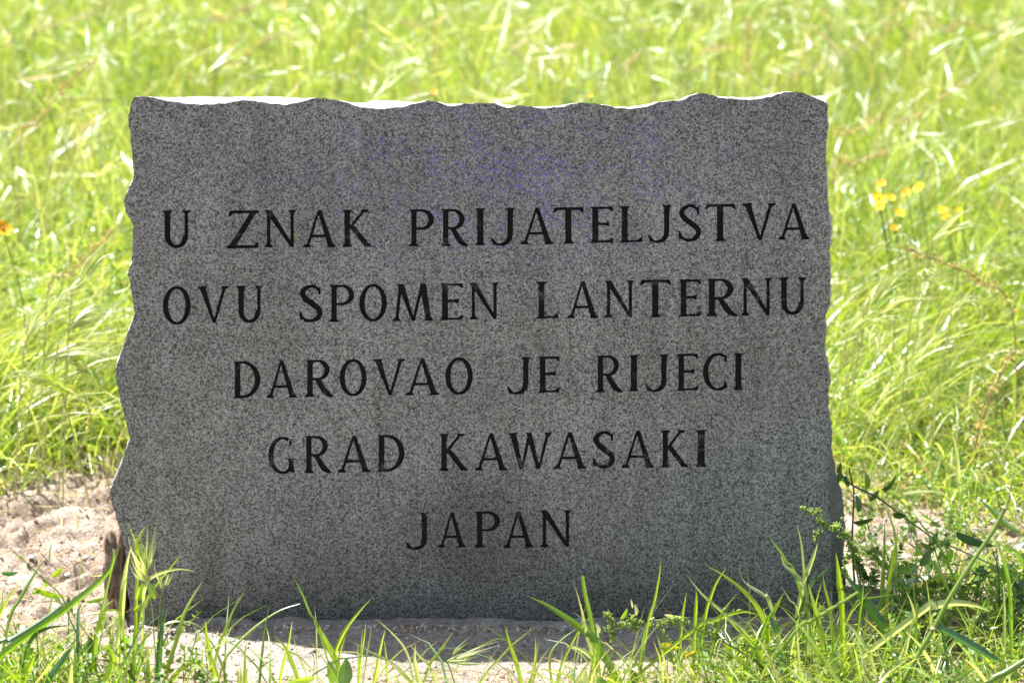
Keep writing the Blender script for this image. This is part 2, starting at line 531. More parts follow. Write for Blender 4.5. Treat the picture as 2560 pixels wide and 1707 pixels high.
# ------------------------------------------------------------------ ground
xs = np.concatenate([-np.geomspace(400, 1.0, 60), np.arange(-0.95, 1.1, 0.0042), np.geomspace(1.12, 400, 60)])
ys = np.concatenate([-np.geomspace(60, 0.6, 30), np.arange(-0.58, 0.75, 0.0042), np.geomspace(0.77, 900, 120)])
XX, YY = np.meshgrid(xs, ys)
ZZ = gz(XX, YY)
V = np.stack([XX, YY, ZZ], -1).reshape(-1, 3)
ny, nx = XX.shape
a = (np.arange(ny - 1)[:, None] * nx + np.arange(nx - 1)[None, :]).ravel()
Q = np.stack([a, a + 1, a + nx + 1, a + nx], -1)
g = add('ground', mesh_np('ground', V, [Q]), None, M_SOIL)
tag(g, 'pale bare soil running back under the meadow grass', kind='structure')

# ------------------------------------------------------------------ letters
def raster(polys, w, res=90, pad=0.12):
    gx = np.arange(-pad, w + pad, 1 / res); gy = np.arange(-pad, 1 + pad, 1 / res)
    X, Y = np.meshgrid(gx, gy)
    M = np.zeros(X.shape, bool)
    for poly in polys:
        ins = np.zeros(X.shape, bool)
        n = len(poly)
        for i in range(n):
            x0, y0 = poly[i]; x1, y1 = poly[(i + 1) % n]
            if y0 == y1: continue
            c = ((y0 > Y) != (y1 > Y)) & (X < (x1 - x0) * (Y - y0) / (y1 - y0) + x0)
            ins ^= c
        M |= ins
    F = M.astype(float)
    k = np.array([1, 2, 1.0]) / 4
    for _ in range(2):
        F = np.apply_along_axis(lambda r: np.convolve(r, k, 'same'), 0, F)
        F = np.apply_along_axis(lambda r: np.convolve(r, k, 'same'), 1, F)
    F += vnoise(X * 14, Y * 14, 3) * 0.10 + vnoise(X * 40, Y * 40, 4) * 0.10
    F[0, :] = F[-1, :] = 0; F[:, 0] = F[:, -1] = 0
    return F, gx, gy


def contours(F, gx, gy, lvl=0.5):
    """marching squares to closed loops"""
    segs = {}
    B = F > lvl
    H, W = F.shape
    code = B[:-1, :-1] * 1 + B[:-1, 1:] * 2 + B[1:, 1:] * 4 + B[1:, :-1] * 8
    jj, ii = np.nonzero((code > 0) & (code < 15))
    def pt(e):
        t, j, i = e
        if t == 0:
            a, b = F[j, i], F[j, i + 1]; s = (lvl - a) / (b - a)
            return (gx[i] + s * (gx[1] - gx[0]), gy[j])
        a, b = F[j, i], F[j + 1, i]; s = (lvl - a) / (b - a)
        return (gx[i], gy[j] + s * (gy[1] - gy[0]))
    tab = {1: [(3, 0)], 2: [(0, 1)], 3: [(3, 1)], 4: [(1, 2)], 5: [(3, 2), (1, 0)], 6: [(0, 2)], 7: [(3, 2)],
           8: [(2, 3)], 9: [(2, 0)], 10: [(0, 3), (2, 1)], 11: [(2, 1)], 12: [(1, 3)], 13: [(1, 0)], 14: [(0, 3)]}
    for j, i in zip(jj, ii):
        e = [(0, j, i), (1, j, i + 1), (0, j + 1, i), (1, j, i)]
        for a, b in tab[int(code[j, i])]:
            segs[e[a]] = e[b]
    loops = []
    while segs:
        s, n = segs.popitem(); loop = [s]
        while n != s and n in segs:
            loop.append(n); n = segs.pop(n)
        loops.append([pt(e) for e in loop])
    return loops


def simplify(pts, tol):
    pts = np.array(pts)
    def dp(a, b):
        if b <= a + 1: return []
        p, q = pts[a], pts[b]; d = q - p; L = np.hypot(*d) + 1e-12
        dd = np.abs(d[0] * (pts[a + 1:b, 1] - p[1]) - d[1] * (pts[a + 1:b, 0] - p[0])) / L
        k = int(np.argmax(dd))
        if dd[k] < tol: return []
        k += a + 1
        return dp(a, k) + [k] + dp(k, b)
    n = len(pts); far = int(np.argmax(((pts - pts[0]) ** 2).sum(1)))
    pts = np.vstack([pts, pts[:1]])
    idx = [0] + dp(0, far) + [far] + dp(far, n)
    return pts[idx]


TK, TN = 0.15, 0.085
def st(x0, y0, x1, y1, w, w2=None):       # stroke cut level at both ends; widths measured level
    w2 = w if w2 is None else w2
    return [(x0 - w / 2, y0), (x0 + w / 2, y0), (x1 + w2 / 2, y1), (x1 - w2 / 2, y1)]
def bar(x0, x1, y, h, end=0, e2=0):       # level bar, optional pointed serif at the right end (up>0 / down<0), left end e2
    p = [(x0, y - h / 2), (x1, y - h / 2), (x1, y + h / 2), (x0, y + h / 2)]
    o = [p]
    if end: o.append([(x1 - 0.13, y), (x1, y - h / 2 * np.sign(end)), (x1 + 0.03, y + end), (x1 - 0.02, y + end * 0.9)])
    if e2: o.append([(x0 + 0.13, y), (x0, y - h / 2 * np.sign(e2)), (x0 - 0.03, y + e2), (x0 + 0.02, y + e2 * 0.9)])
    return o
def sf(cx, y, hw, d):                     # bracketed serif, d = +1 foot at the baseline, -1 at the cap line
    return [(cx - hw, y), (cx + hw, y), (cx + hw * 0.82, y + d * 0.03), (cx + hw * 0.45, y + d * 0.085),
            (cx - hw * 0.45, y + d * 0.085), (cx - hw * 0.82, y + d * 0.03)]
def arc(cx, cy, rx, ry, a0, a1, tk, tn, n=40):
    t = np.radians(np.linspace(a0, a1, n))
    o = [(cx + rx * math.cos(u), cy + ry * math.sin(u)) for u in t]
    i = [(cx + (rx - tk) * math.cos(u), cy + (ry - tn) * math.sin(u)) for u in t[::-1]]
    return o + i
def path(pts, n=30):                      # thick smooth path: (x, y, w) control points, Catmull-Rom
    p = np.array([pts[0]] + list(pts) + [pts[-1]], float); out = []
    for k in range(1, len(p) - 2):
        for t in np.linspace(0, 1, n, endpoint=(k == len(p) - 3)):
            a, b, c, d = p[k - 1], p[k], p[k + 1], p[k + 2]
            out.append(0.5 * ((2 * b) + (c - a) * t + (2 * a - 5 * b + 4 * c - d) * t * t + (3 * b - a - 3 * c + d) * t ** 3))
    out = np.array(out); d = np.gradient(out[:, :2], axis=0); L = np.hypot(d[:, 0], d[:, 1])[:, None] + 1e-9
    nrm = np.stack([-d[:, 1], d[:, 0]], 1) / L
    A = out[:, :2] + nrm * out[:, 2:] / 2; B = out[:, :2] - nrm * out[:, 2:] / 2
    polys = []
    for k in range(len(A) - 1):
        polys.append([tuple(A[k]), tuple(A[k + 1]), tuple(B[k + 1]), tuple(B[k])])
    return polys

def R_leg(x): return path([(0.36, 0.46, 0.12), (0.45, 0.30, 0.14), (0.57, 0.12, 0.15), (0.68, 0.035, 0.10), (0.77, 0.012, 0.03)])
GL = {
 'I': (0.27, [st(.135, 0, .135, 1, TK), sf(.135, 0, .13, 1), sf(.135, 1, .13, -1)]),
 'U': (0.77, [st(.17, .3, .17, 1, TK), sf(.17, 1, .16, -1), st(.63, .3, .63, 1, .095), sf(.63, 1, .13, -1),
              arc(.3875, .33, .2925, .35, 180, 360, .14, .09)]),
 'Z': (0.86, [st(.13, 0, .74, 1, .165)] + bar(.1, .83, .955, .08, 0, -.13) + bar(.04, .80, .045, .08, .13)),
 'N': (0.86, [st(.155, 0, .155, .97, .085), st(.13, 1, .76, 0, .18, .10), st(.755, .05, .755, 1, .085), sf(.155, 0, .13, 1), sf(.755, 1, .12, -1),
              [(0, 1), (.2, 1), (.2, .93), (.1, .955)]]),
 'A': (0.90, [st(.13, 0, .44, 1, .085, .06), st(.76, 0, .445, 1, .165, .10), sf(.125, 0, .125, 1), sf(.765, 0, .14, 1)] + bar(.2, .68, .3, .065)),
 'K': (0.80, [st(.16, 0, .16, 1, TK), sf(.16, 0, .15, 1), sf(.16, 1, .15, -1), st(.215, .5, .60, .98, .10, .08), sf(.61, 1, .13, -1),
              st(.27, .56, .70, 0, .17, .17), sf(.70, 0, .11, 1)]),
 'P': (0.68, [st(.17, 0, .17, 1, .135), sf(.17, 0, .15, 1), [(0.02, 1), (.17, 1), (.17, .93), (.09, .955)]] + bar(.1, .37, .965, .07) + bar(.2, .37, .475, .065)
      + [arc(.36, .72, .32, .28, -90, 90, .14, .068)]),
 'R': (0.77, [st(.17, 0, .17, 1, .14), sf(.17, 0, .15, 1), [(0.02, 1), (.17, 1), (.17, .93), (.09, .955)]] + bar(.1, .37, .965, .07) + bar(.2, .37, .475, .065)
      + [arc(.36, .72, .31, .28, -90, 90, .14, .068)] + R_leg(0)),
 'J': (0.64, [st(.50, .28, .51, 1, .145), sf(.505, 1, .14, -1)] + path([(.500, .30, .145), (.475, .15, .14), (.37, .04, .10), (.20, .012, .065), (.08, .07, .05), (.01, .19, .03)])
      + [[(0, .2), (.05, .19), (.16, .055), (.06, -.01)]]),
 'T': (0.83, [st(.41, 0, .41, 1, TK), sf(.41, 0, .15, 1)] + bar(.06, .77, .96, .075, -.12, -.12)),
 'E': (0.65, [st(.18, 0, .18, 1, TK), [(0.02, 1), (.17, 1), (.17, .93), (.1, .955)], [(0, 0), (.2, 0), (.2, .07), (.1, .045)]]
      + bar(.1, .60, .965, .065, -.11) + bar(.2, .50, .52, .06, .07) + bar(.2, .50, .52, .06, -.07) + bar(.1, .60, .035, .065, .11)),
 'L': (0.63, [st(.18, 0, .18, 1, TK), sf(.18, 1, .16, -1), [(0, 0), (.2, 0), (.2, .07), (.1, .045)]] + bar(.1, .58, .035, .065, .12)),
 'S': (0.62, path([(.54, .80, .03), (.50, .88, .06), (.40, .96, .085), (.28, .965, .09), (.13, .88, .13), (.095, .76, .14), (.17, .63, .15), (.33, .50, .155),
                   (.49, .37, .15), (.545, .24, .14), (.48, .10, .13), (.34, .035, .09), (.20, .04, .085), (.08, .13, .06), (.03, .24, .03)])
      + [[(.50, .74), (.56, .74), (.57, .99), (.50, .90)], [(.0, .29), (.06, .27), (.12, .08), (.02, .03)]]),
 'V': (0.88, [st(.15, 1, .46, 0, .165, .07), st(.74, 1, .47, 0, .085, .07), sf(.15, 1, .15, -1), sf(.745, 1, .125, -1)]),
 'O': (0.75, [arc(.375, .5, .375, .52, 0, 360, .145, .075, 90)]),
 'M': (1.08, [st(.13, 0, .23, 1, .085), st(.23, 1, .55, 0, .17, .07), st(.56, 0, .79, 1, .07, .09), st(.80, 1, .95, 0, .16, .15), sf(.13, 0, .13, 1), sf(.955, 0, .13, 1),
              [(0.08, 1), (.25, 1), (.25, .93), (.17, .955)]]),
 'D': (0.74, [st(.16, 0, .16, 1, TK), [(0.0, 1), (.17, 1), (.17, .93), (.09, .955)], [(0, 0), (.2, 0), (.2, .07), (.1, .045)]] + bar(.1, .30, .965, .07) + bar(.1, .30, .035, .07)
      + [arc(.28, .5, .46, .5, -90, 90, .145, .07)]),
 'C': (0.65, [arc(.40, .5, .40, .52, 58, 302, .145, .075, 70), [(.57, .76), (.63, .76), (.65, .98), (.57, .88)], [(.57, .23), (.63, .23), (.64, .04), (.53, .06)]]),
 'G': (0.73, [arc(.40, .5, .40, .52, 60, 310, .145, .075, 70), [(.57, .76), (.63, .76), (.65, .98), (.57, .88)], st(.63, .05, .63, .40, .135), sf(.63, .42, .13, -1),
              [(.56, .2), (.70, .2), (.73, .02), (.50, .06)]]),
 'W': (1.18, [st(.14, 1, .36, 0, .165, .10), st(.58, .97, .38, 0, .085, .07), st(.56, 1, .80, 0, .15, .10), st(1.06, 1, .82, 0, .085, .07), sf(.14, 1, .14, -1), sf(1.06, 1, .12, -1)]),
}
CONT = {}
for ch, (w, polys) in GL.items():
    F, gx, gy = raster(polys, w)
    ls = [simplify(l, 0.0028) for l in contours(F, gx, gy)]
    ls = [l[:-1] for l in ls if len(l) > 6]
    def area(l): x, y = l[:, 0], l[:, 1]; return 0.5 * np.sum(x * np.roll(y, -1) - y * np.roll(x, -1))
    ls = [l for l in ls if abs(area(l)) > 4e-4]
    allp = np.vstack(ls); lo, hi = allp[:, 0].min(), allp[:, 0].max()
    ls = [np.column_stack([(l[:, 0] - lo) / (hi - lo), l[:, 1]]) for l in ls]
    CONT[ch] = ls

# measured letter boxes: (offset x, offset y, [(char, x0, x1, top, base)...]) at 2.8 zoom pixels per photo pixel
LINES = [
 (380, 490, 'U 70 272 100 362 Z 525 748 100 368 N 785 1010 98 358 A 1055 1290 95 358 K 1330 1540 95 356 P 1795 1972 92 352 R 2020 2215 90 350 I 2262 2335 85 345'),
 (1200, 490, 'J 75 245 82 342 A 282 518 80 338 T 512 728 78 334 E 765 935 75 328 L 970 1140 68 326 J 1175 1340 62 322 S 1388 1548 62 316 T 1575 1790 55 316 V 1835 2070 50 310 A 2085 2310 50 305'),
 (380, 680, 'O 75 272 104 364 V 315 540 98 355 U 588 778 95 352 S 1030 1195 92 348 P 1235 1415 88 348 O 1450 1645 88 342 M 1680 1970 80 342 E 2010 2180 78 336 N 2220 2428 72 330'),
 (1200, 680, 'L 390 550 65 325 A 608 832 62 322 N 870 1080 58 316 T 1120 1338 52 316 E 1385 1548 50 312 R 1582 1805 45 308 N 1825 2045 40 304 U 2090 2285 36 296'),
 (560, 860, 'D 62 255 118 378 A 295 515 112 375 R 565 768 108 368 O 808 1000 110 360 V 1040 1270 102 358 A 1270 1508 98 356 O 1548 1742 97 350 J 1980 2145 88 346'),
 (1200, 860, 'E 400 560 85 340 R 808 1000 78 336 I 1042 1112 75 330 J 1155 1320 70 328 E 1370 1530 66 326 C 1560 1730 66 322 I 1774 1842 62 322'),
 (640, 1060, 'G 85 275 92 344 R 335 530 80 340 A 570 805 78 336 D 845 1040 72 332 K 1280 1485 65 325 A 1530 1762 60 322 W 1765 2072 58 312 A 2080 2315 52 312'),
 (960, 1060, 'S 1460 1618 50 306 A 1660 1895 42 304 K 1935 2130 40 300 I 2180 2260 38 298'),
 (960, 1060, 'J 152 315 616 872 A 378 575 612 860 P 630 812 608 860 A 835 1050 605 862 N 1092 1312 600 858'),
]
LET = []
for ox, oy, s in LINES:
    t = s.split()
    for k in range(0, len(t), 5):
        ch = t[k]; x0, x1, yt, yb = [float(v) / 2.8 for v in t[k + 1:k + 5]]
        LET.append((ch, ox + x0, ox + x1, oy + yt, oy + yb))

# ------------------------------------------------------------------ the stone
TOP = [(334,244),(377,242),(410,250),(450,258),(508,263),(555,260),(609,250),(638,252),(675,259),(711,263),(747,256),(785,246),(820,248),(853,253),
 (886,265),(922,271),(962,273),(1009,267),(1045,258),(1074,250),(1095,255),(1114,263),(1121,267),(1161,261),(1201,257),(1234,258),(1256,267),(1274,272),(1292,263),
 (1321,267),(1361,271),(1393,269),(1433,259),(1470,257),(1506,262),(1542,270),(1578,272),(1607,269),(1651,256),(1706,250),(1724,241),(1753,232),
 (1789,241),(1833,248),(1880,250),(1924,243),(1967,230),(1993,229),(2015,236),(2040,247),(2060,253)]
RIGHT = [(2066,262),(2070,308),(2066,345),(2064,427),(2072,529),(2076,570),(2072,631),(2075,713),(2073,766),(2062,794),(2062,896),(2074,958),(2066,1019),(2070,1067),
 (2074,1108),(2072,1165),(2070,1202),(2072,1263),(2076,1320),(2078,1400),(2080,1470),(2084,1540),(2088,1620)]
LEFT = [(300,1620),(322,1560),(326,1516),(318,1475),(314,1434),(316,1393),(306,1344),(296,1312),(286,1275),(273,1236),(277,1222),(294,1185),(310,1136),(324,1096),
 (318,1067),(304,1015),(294,966),(288,921),(306,868),(322,827),(337,782),(326,713),(320,680),(330,655),(331,611),(333,562),(316,537),(309,509),
 (318,476),(332,451),(335,427),(330,380),(326,340),(321,301),(326,262)]
BACKT = [(326,240),(399,241),(435,239),(544,239),(653,238),(725,240),(780,243),(853,250),(882,254),(940,248),(998,250),(1034,252),(1074,247),(1114,257),(1161,257),(1201,254),
 (1256,258),(1292,259),(1321,262),(1361,263),(1393,263),(1433,256),(1470,254),(1506,258),(1542,264),(1578,265),(1607,262),(1651,253),(1706,246),(1753,229),(1789,235),
 (1833,240),(1880,242),(1924,238),(1967,227),(1993,226),(2015,231),(2065,239),(2080,243)]
SIDEBULGE = [(230, 8), (308, 8), (345, 6), (427, 10), (529, 12), (600, 12), (713, 12), (794, 10), (900, 12), (1019, 13), (1108, 15), (1165, 21), (1202, 32), (1263, 44), (1296, 49), (1353, 46), (1450, 42), (1700, 44)]

def resample(pts, step):
    pts = np.array(pts, float); seg = np.hypot(*np.diff(pts, axis=0).T); s = np.concatenate([[0], np.cumsum(seg)])
    n = max(2, int(s[-1] / step)); u = np.linspace(0, s[-1], n, endpoint=False)
    return np.column_stack([np.interp(u, s, pts[:, 0]), np.interp(u, s, pts[:, 1])])

left = resample(LEFT + [TOP[0]], 5.0)
top = resample(TOP + [RIGHT[0]], 5.0)
right = resample(RIGHT + [(2088, 1640)], 5.0)
bottom = resample([(2088, 1640), (300, 1640)], 14.0)
outl = np.vstack([left, top, right, bottom])
side = np.array(['L'] * len(left) + ['T'] * len(top) + ['R'] * len(right) + ['B'] * len(bottom))
# corner rounding / small chisel noise
n_o = len(outl)
sm = (np.roll(outl, 1, 0) + 2 * outl + np.roll(outl, -1, 0)) / 4
outl = np.where((side != 'B')[:, None], sm, outl)
for k in range(n_o):
    if side[k] == 'B': continue
    q = outl[k]
    outl[k] += np.array([mnoise.noise(Vector((q[0] * .045, q[1] * .045, 1.3))), mnoise.noise(Vector((q[0] * .045, q[1] * .045, 7.3)))]) * 2.2
    outl[k] += np.array([mnoise.noise(Vector((q[0] * .14, q[1] * .14, 1.3))), mnoise.noise(Vector((q[0] * .14, q[1] * .14, 7.3)))]) * 1.9
    outl[k] += np.array([mnoise.noise(Vector((q[0] * .37, q[1] * .37, 2.3))), mnoise.noise(Vector((q[0] * .37, q[1] * .37, 5.3)))]) * 1.0

front = [P(x, y, 0.0) for x, y in outl]
f2 = [Vector((p.x, p.z)) for p in front]
lpts, lfaces, lid = [], [], []
verts2 = list(f2)
faces = [list(range(n_o))[::-1]]
face_owner = [('front', 0)]
for li, (ch, x0, x1, yt, yb) in enumerate(LET):
    for loop in CONT[ch]:
        idx = []
        lp = np.asarray(loop)
        if np.sum(lp[:, 0] * np.roll(lp[:, 1], -1) - lp[:, 1] * np.roll(lp[:, 0], -1)) < 0: loop = lp[::-1]
        for u, v in loop:
            p = P(x0 + (x1 - x0) * u, yb + (yt - yb) * v - (u - 0.5) * (x1 - x0) * 0.012, 0.0)
            idx.append(len(verts2)); verts2.append(Vector((p.x, p.z)))
        faces.append(idx); face_owner.append(('letter', li))
# interior points keep the triangles of the face even
bx0, bx1 = min(v.x for v in f2), max(v.x for v in f2)
res = delaunay_2d_cdt(verts2, [], faces, 1, 1e-6)
rv, re, rf, ov, oe, of = res
front_tris, letter_tris = [], {}
for f, o in zip(rf, of):
    ls = [face_owner[k] for k in o if k > 0]
    if 0 not in o: continue
    if len(ls) % 2 == 0: front_tris.append(f)
    else: letter_tris.setdefault(ls[0][1], []).append(f)

root = empty('memorial_stone', (0, 0.05, 0))
tag(root, 'upright grey granite memorial slab with rough edges and five engraved lines', 'memorial stone')

ff = np.array([f for f in front_tris])
V3 = np.array([(v.x, 0.0, v.y) for v in rv])
# rough sides: rings going back from the face outline
fr = np.array([[p.x, p.y, p.z] for p in front])
depths = [0.0, 0.0015, 0.006, 0.014, 0.024, 0.036, 0.05, 0.064, 0.078, 0.09, 0.1]
bt = np.array(BACKT, float); sb = np.array(SIDEBULGE, float)
nrm = np.roll(fr, -1, 0) - np.roll(fr, 1, 0)
nrm = norm(np.stack([-nrm[:, 2], 0 * nrm[:, 0], nrm[:, 0]], 1))   # outward for this winding (left up, top right)
rings = [fr]
for d in depths[1:]:
    ring = fr.copy()
    for k in range(n_o):
        p = fr[k].copy(); s = side[k]
        nz = mnoise.fractal(Vector((p[0] * 38, d * 45, p[2] * 38)), 0.6, 2.0, 4)
        nz2 = mnoise.fractal(Vector((p[0] * 130, d * 150, p[2] * 130 + 9)), 0.6, 2.0, 3)
        amp = min(1, d / 0.02)
        if s == 'T' or (s in 'LR' and outl[k][1] < 262):
            rb = np.interp(outl[k][0], bt[:, 0], bt[:, 1])
            zb = P(outl[k][0], rb, 0.066).z
            t = min(1.0, d / 0.066)
            t = t ** 0.55
            if d > 0.07: zb -= (d - 0.07) * 0.5
            z = p[2] * (1 - t) + zb * t
            zcap = P(outl[k][0], min(rb + 1.0, outl[k][1] - 1.0), d).z
            room = max(0.0, zb - p[2])
            p[2] = z + (nz * 0.0022 + nz2 * 0.001) * amp * (0.4 + min(1, room / 0.004)) - 0.0012 * amp
            p[2] = min(p[2], zcap)
            p[1] = d
            if s != 'T':
                down = min(1.0, max(0.0, (outl[k][1] - 243) / 20.0))
                p[2] = min(p[2], fr[k][2] * down + p[2] * (1 - down) - .0006)
            p[2] = min(p[2], P(outl[k][0], 240, d).z) if outl[k][0] < 345 or outl[k][0] > 2055 else p[2]
        elif s == 'R':
            bulge = np.interp(outl[k][1], sb[:, 0], sb[:, 1]) * PXM * 1.04
            t = min(1, d / 0.04) ** 0.8
            if d > 0.07: t *= 1 - (d - 0.07) * 6
            p += nrm[k] * (bulge * t + (nz * 0.003 + nz2 * 0.0012) * amp); p[1] = d
        elif s == 'L':
            t = math.sin(min(1, d / 0.05) * math.pi / 2)
            if d > 0.06: t -= (d - 0.06) * 9
            p += nrm[k] * (0.0016 * t + (nz * 0.0016 + nz2 * 0.0008) * amp); p[1] = d
        else:
            p[1] = d
        if s in 'LR':
            p[2] = min(p[2], P(outl[k][0], np.interp(outl[k][0], bt[:, 0], bt[:, 1]) + 1.0, d).z)
        ring[k] = p
    rings.append(ring)
# the triangulation keeps input vertices first only through orig lists: map outline vertices
omap = {}
for i, o in enumerate(ov):
    for q in o:
        if q < n_o: omap[q] = i
Vs = [V3]; base = len(V3)
quads = []
for r_i, ring in enumerate(rings[1:]):
    Vs.append(ring)
for r_i in range(len(depths) - 1):
    for k in range(n_o):
        k2 = (k + 1) % n_o
        if r_i == 0:
            a0, a1 = omap[k], omap[k2]
        else:
            a0, a1 = base + (r_i - 1) * n_o + k, base + (r_i - 1) * n_o + k2
        b0, b1 = base + r_i * n_o + k, base + r_i * n_o + k2
        quads.append((a0, a1, b1, b0))
quads = np.array(quads)
allV = np.concatenate(Vs)
me = mesh_np('stone_body', allV, [ff, quads], smooth=False)
me.materials.append(M_FACE); me.materials.append(M_SIDE)
mi = np.zeros(len(me.polygons), np.int32); mi[len(ff):] = 1
me.polygons.foreach_set('material_index', mi)
add('slab', me, root)
bk = bpy.data.meshes.new('stone_back')
lastr = rings[-1]
c = delaunay_2d_cdt([Vector((p[0], p[2])) for p in lastr], [], [list(range(n_o))[::-1]], 1, 1e-6)
bk = mesh_np('stone_back', [(v.x, 0.1, v.y) for v in c[0]], [np.array([f[::-1] for f in c[2]])], smooth=False)
add('back_face', bk, root, M_SIDE)

# engraved letters: painted grooves let into the face
DEP = 0.003
for li, (ch, x0, x1, yt, yb) in enumerate(LET):
    tris = letter_tris.get(li, [])
    if not tris: continue
    used = sorted({v for f in tris for v in f}); mp = {v: i for i, v in enumerate(used)}
    cnt = {}
    for f in tris:
        for a, b in ((f[0], f[1]), (f[1], f[2]), (f[2], f[0])): cnt[(a, b)] = cnt.get((a, b), 0) + 1
    bnd = [(a, b) for (a, b) in cnt if (b, a) not in cnt]
    nU = len(used)
    VV = [(rv[v].x, DEP, rv[v].y) for v in used] + [(rv[v].x, 0.0, rv[v].y) for v in used]
    T = [[mp[v] for v in f] for f in tris]
    Qd = [[mp[a] + nU, mp[b] + nU, mp[b], mp[a]] for a, b in bnd]
    add('letter', mesh_np('letter', VV, [np.array(T), np.array(Qd)], smooth=False), root, M_PAINT)

# ------------------------------------------------------------------ rocks
def ico(sub=2):
    import bmesh
    bm = bmesh.new(); bmesh.ops.create_icosphere(bm, subdivisions=sub, radius=1.0)
    Vv = np.array([v.co[:] for v in bm.verts]); Ff = np.array([[v.index for v in f.verts] for f in bm.faces])
    bm.free(); return Vv, Ff
IV2, IF2 = ico(2); IV3, IF3 = ico(4); IV1, IF1 = ico(1)

def rock(name, c, size, rot, mat, seed, fine=False, rough=0.25):
    Vv, Ff = (IV3, IF3) if fine else (IV2, IF2)
    out = []
    cr, sr = math.cos(rot), math.sin(rot)
    for v in Vv:
        q = Vector(v) * 1.4 + Vector((seed * 3.1, 0, 0))
        s = 1 + mnoise.fractal(q, 0.7, 2.0, 5 if fine else 2) * rough
        if fine: s += mnoise.fractal(q * 4, 0.6, 2.0, 4) * rough * 0.35
        # break the sphere into facets
        p = Vector(v) * s
        p.x = max(-0.86, min(0.86, p.x)); p.z = max(-0.8, min(0.8, p.z))
        x, y, z = p.x * size[0], p.y * size[1], p.z * size[2]
        out.append((c[0] + x * cr - y * sr, c[1] + x * sr + y * cr, c[2] + z))
    return add(name, mesh_np(name, out, [Ff], smooth=fine), None, mat)

lump_c = P(298, 1425, 0.055)
o = rock('brown_rock', (lump_c.x - 0.002, 0.058, 0.034), (0.0165, 0.034, 0.062), 0.1, M_LUMP, 3, True, 0.35)
tag(o, 'rough brown crusted rock leaning against the left foot of the granite slab', 'rock')

PEB = [  # zoom coordinates in the lower-left ninth, half size px, material, label
 (480, 652, 30, 0, 'white angular pebble in bare soil, nearest to the brown rock edge'),
 (455, 855, 36, 0, 'largest white pebble in the bare soil left of the slab'),
 (382, 950, 40, 1, 'flat bluish grey pebble lying lowest in the bare soil at left'),
 (522, 752, 22, 1, 'upright slim blue-grey pebble left of the brown rock'),
 (408, 812, 22, 0, 'small white pebble just above the largest white pebble'),
 (362, 685, 30, 1, 'grey-green pebble below the crack in the bare soil at left'),
 (192, 802, 26, 1, 'dull grey pebble beside green stems at far left soil'),
 (292, 914, 22, 0, 'thin pale pebble beside the flat bluish pebble'),
 (385, 500, 20, 0, 'pale pebble at the grass edge left of the slab'),
 (530, 480, 24, 2, 'tan stone in the dark soil crack at the grass edge'),
 (250, 590, 18, 0, 'small pale pebble in the upper middle of the left bare soil'), (575, 560, 15, 0, 'small white pebble just left of the top of the brown rock'),
 (100, 700, 16, 0, 'small pale pebble among fine weeds at far left soil'), (60, 570, 18, 0, 'small white pebble nearest the left picture edge in the bare soil'),
 (560, 800, 14, 2, 'tiny tan pebble just left of the middle of the brown rock'), (330, 770, 14, 0, 'tiny white pebble between the grey-green and the small white pebble'),
 (90, 900, 18, 1, 'small grey pebble beside the blue-green leaf at far left')]
for i, (zx, zy, hs, mk, lab) in enumerate(PEB):
    px, py = zx * .4081, 1067 + zy * .4081
    g0 = G(px, py); s = hs * .4081 * PXM * (g0.y - CAMY) / -CAMY
    z = float(gz(g0.x, g0.y))
    o = rock('pebble', (g0.x, g0.y, z + s * .3), (s, s * random.uniform(.7, 1), s * random.uniform(.45, .65)), random.uniform(0, 3), M_PEB[mk], i + 10, False, .35)
    if lab: tag(o, lab, 'pebble')
    else: tag(o, 'tiny loose pebble scattered in the bare soil left of the slab', 'pebble', 'small loose pebbles')
for i, (px, py, hs, mk, lab) in enumerate([(1262, 1634, 7, 1, 'small pale blue pebble at the front edge of the slab shadow'),
        (358, 1555, 8, 0, 'whitish pebble at the foot of the slab beside a dark hole'), (1462, 1626, 9, 0, 'white pebble between green stems in front of the slab'),
        (352, 1662, 9, 2, 'dark brown clod on the pale soil left front'), (2266, 1243, 12, 0, 'pale stone in the bare patch right of the slab'),
        (2230, 1330, 14, 0, 'broad pale stone beside dark leaves right of the slab'), (2300, 1380, 12, 2, 'tan stone under the trailing stem right of the slab')]):
    g0 = G(px, py); s = hs * PXM * (g0.y - CAMY) / -CAMY
    o = rock('pebble', (g0.x, g0.y, float(gz(g0.x, g0.y)) + s * .3), (s, s * .8, s * .55), i, M_LUMP if 'clod' in lab else M_PEB[mk], i + 60, False, .35)
    tag(o, lab, 'pebble')

# fine gravel and crumbs of soil: too many to count
acc = Acc()
n = 15000
gx_ = rng.uniform(-0.75, 0.95, n); gy_ = rng.uniform(-0.4, 0.55, n)
nf_ = 1500   # crumbs lodged along the foot of the slab
gx_[:nf_] = rng.uniform(-.36, .36, nf_); gy_[:nf_] = -np.abs(rng.normal(0, .008, nf_)) - .021
keep = ~((np.abs(gx_) < 0.37) & (gy_ > -0.02) & (gy_ < 0.11))
gx_, gy_ = gx_[keep], gy_[keep]; n = len(gx_)
sz = np.clip(rng.lognormal(math.log(0.0011), 0.55, n), 0, .0026)
gzz = gz(gx_, gy_)
V0 = IV1[None] * sz[:, None, None] * rng.uniform(.6, 1.2, (n, 1, 3)) * (1 + rng.normal(0, .15, (n, len(IV1), 1))) + np.stack([gx_, gy_, gzz + sz * .3], -1)[:, None]
cc = np.array([(.30, .22, .16), (.42, .34, .27), (.5, .48, .45), (.2, .15, .11)])[rng.integers(0, 4, n)]
T0 = IF1[None] + (np.arange(n) * len(IV1))[:, None, None]
acc.put(V0, np.repeat(cc, len(IV1), 0), T=T0)
m, nt, out = newmat('gravel_grain')
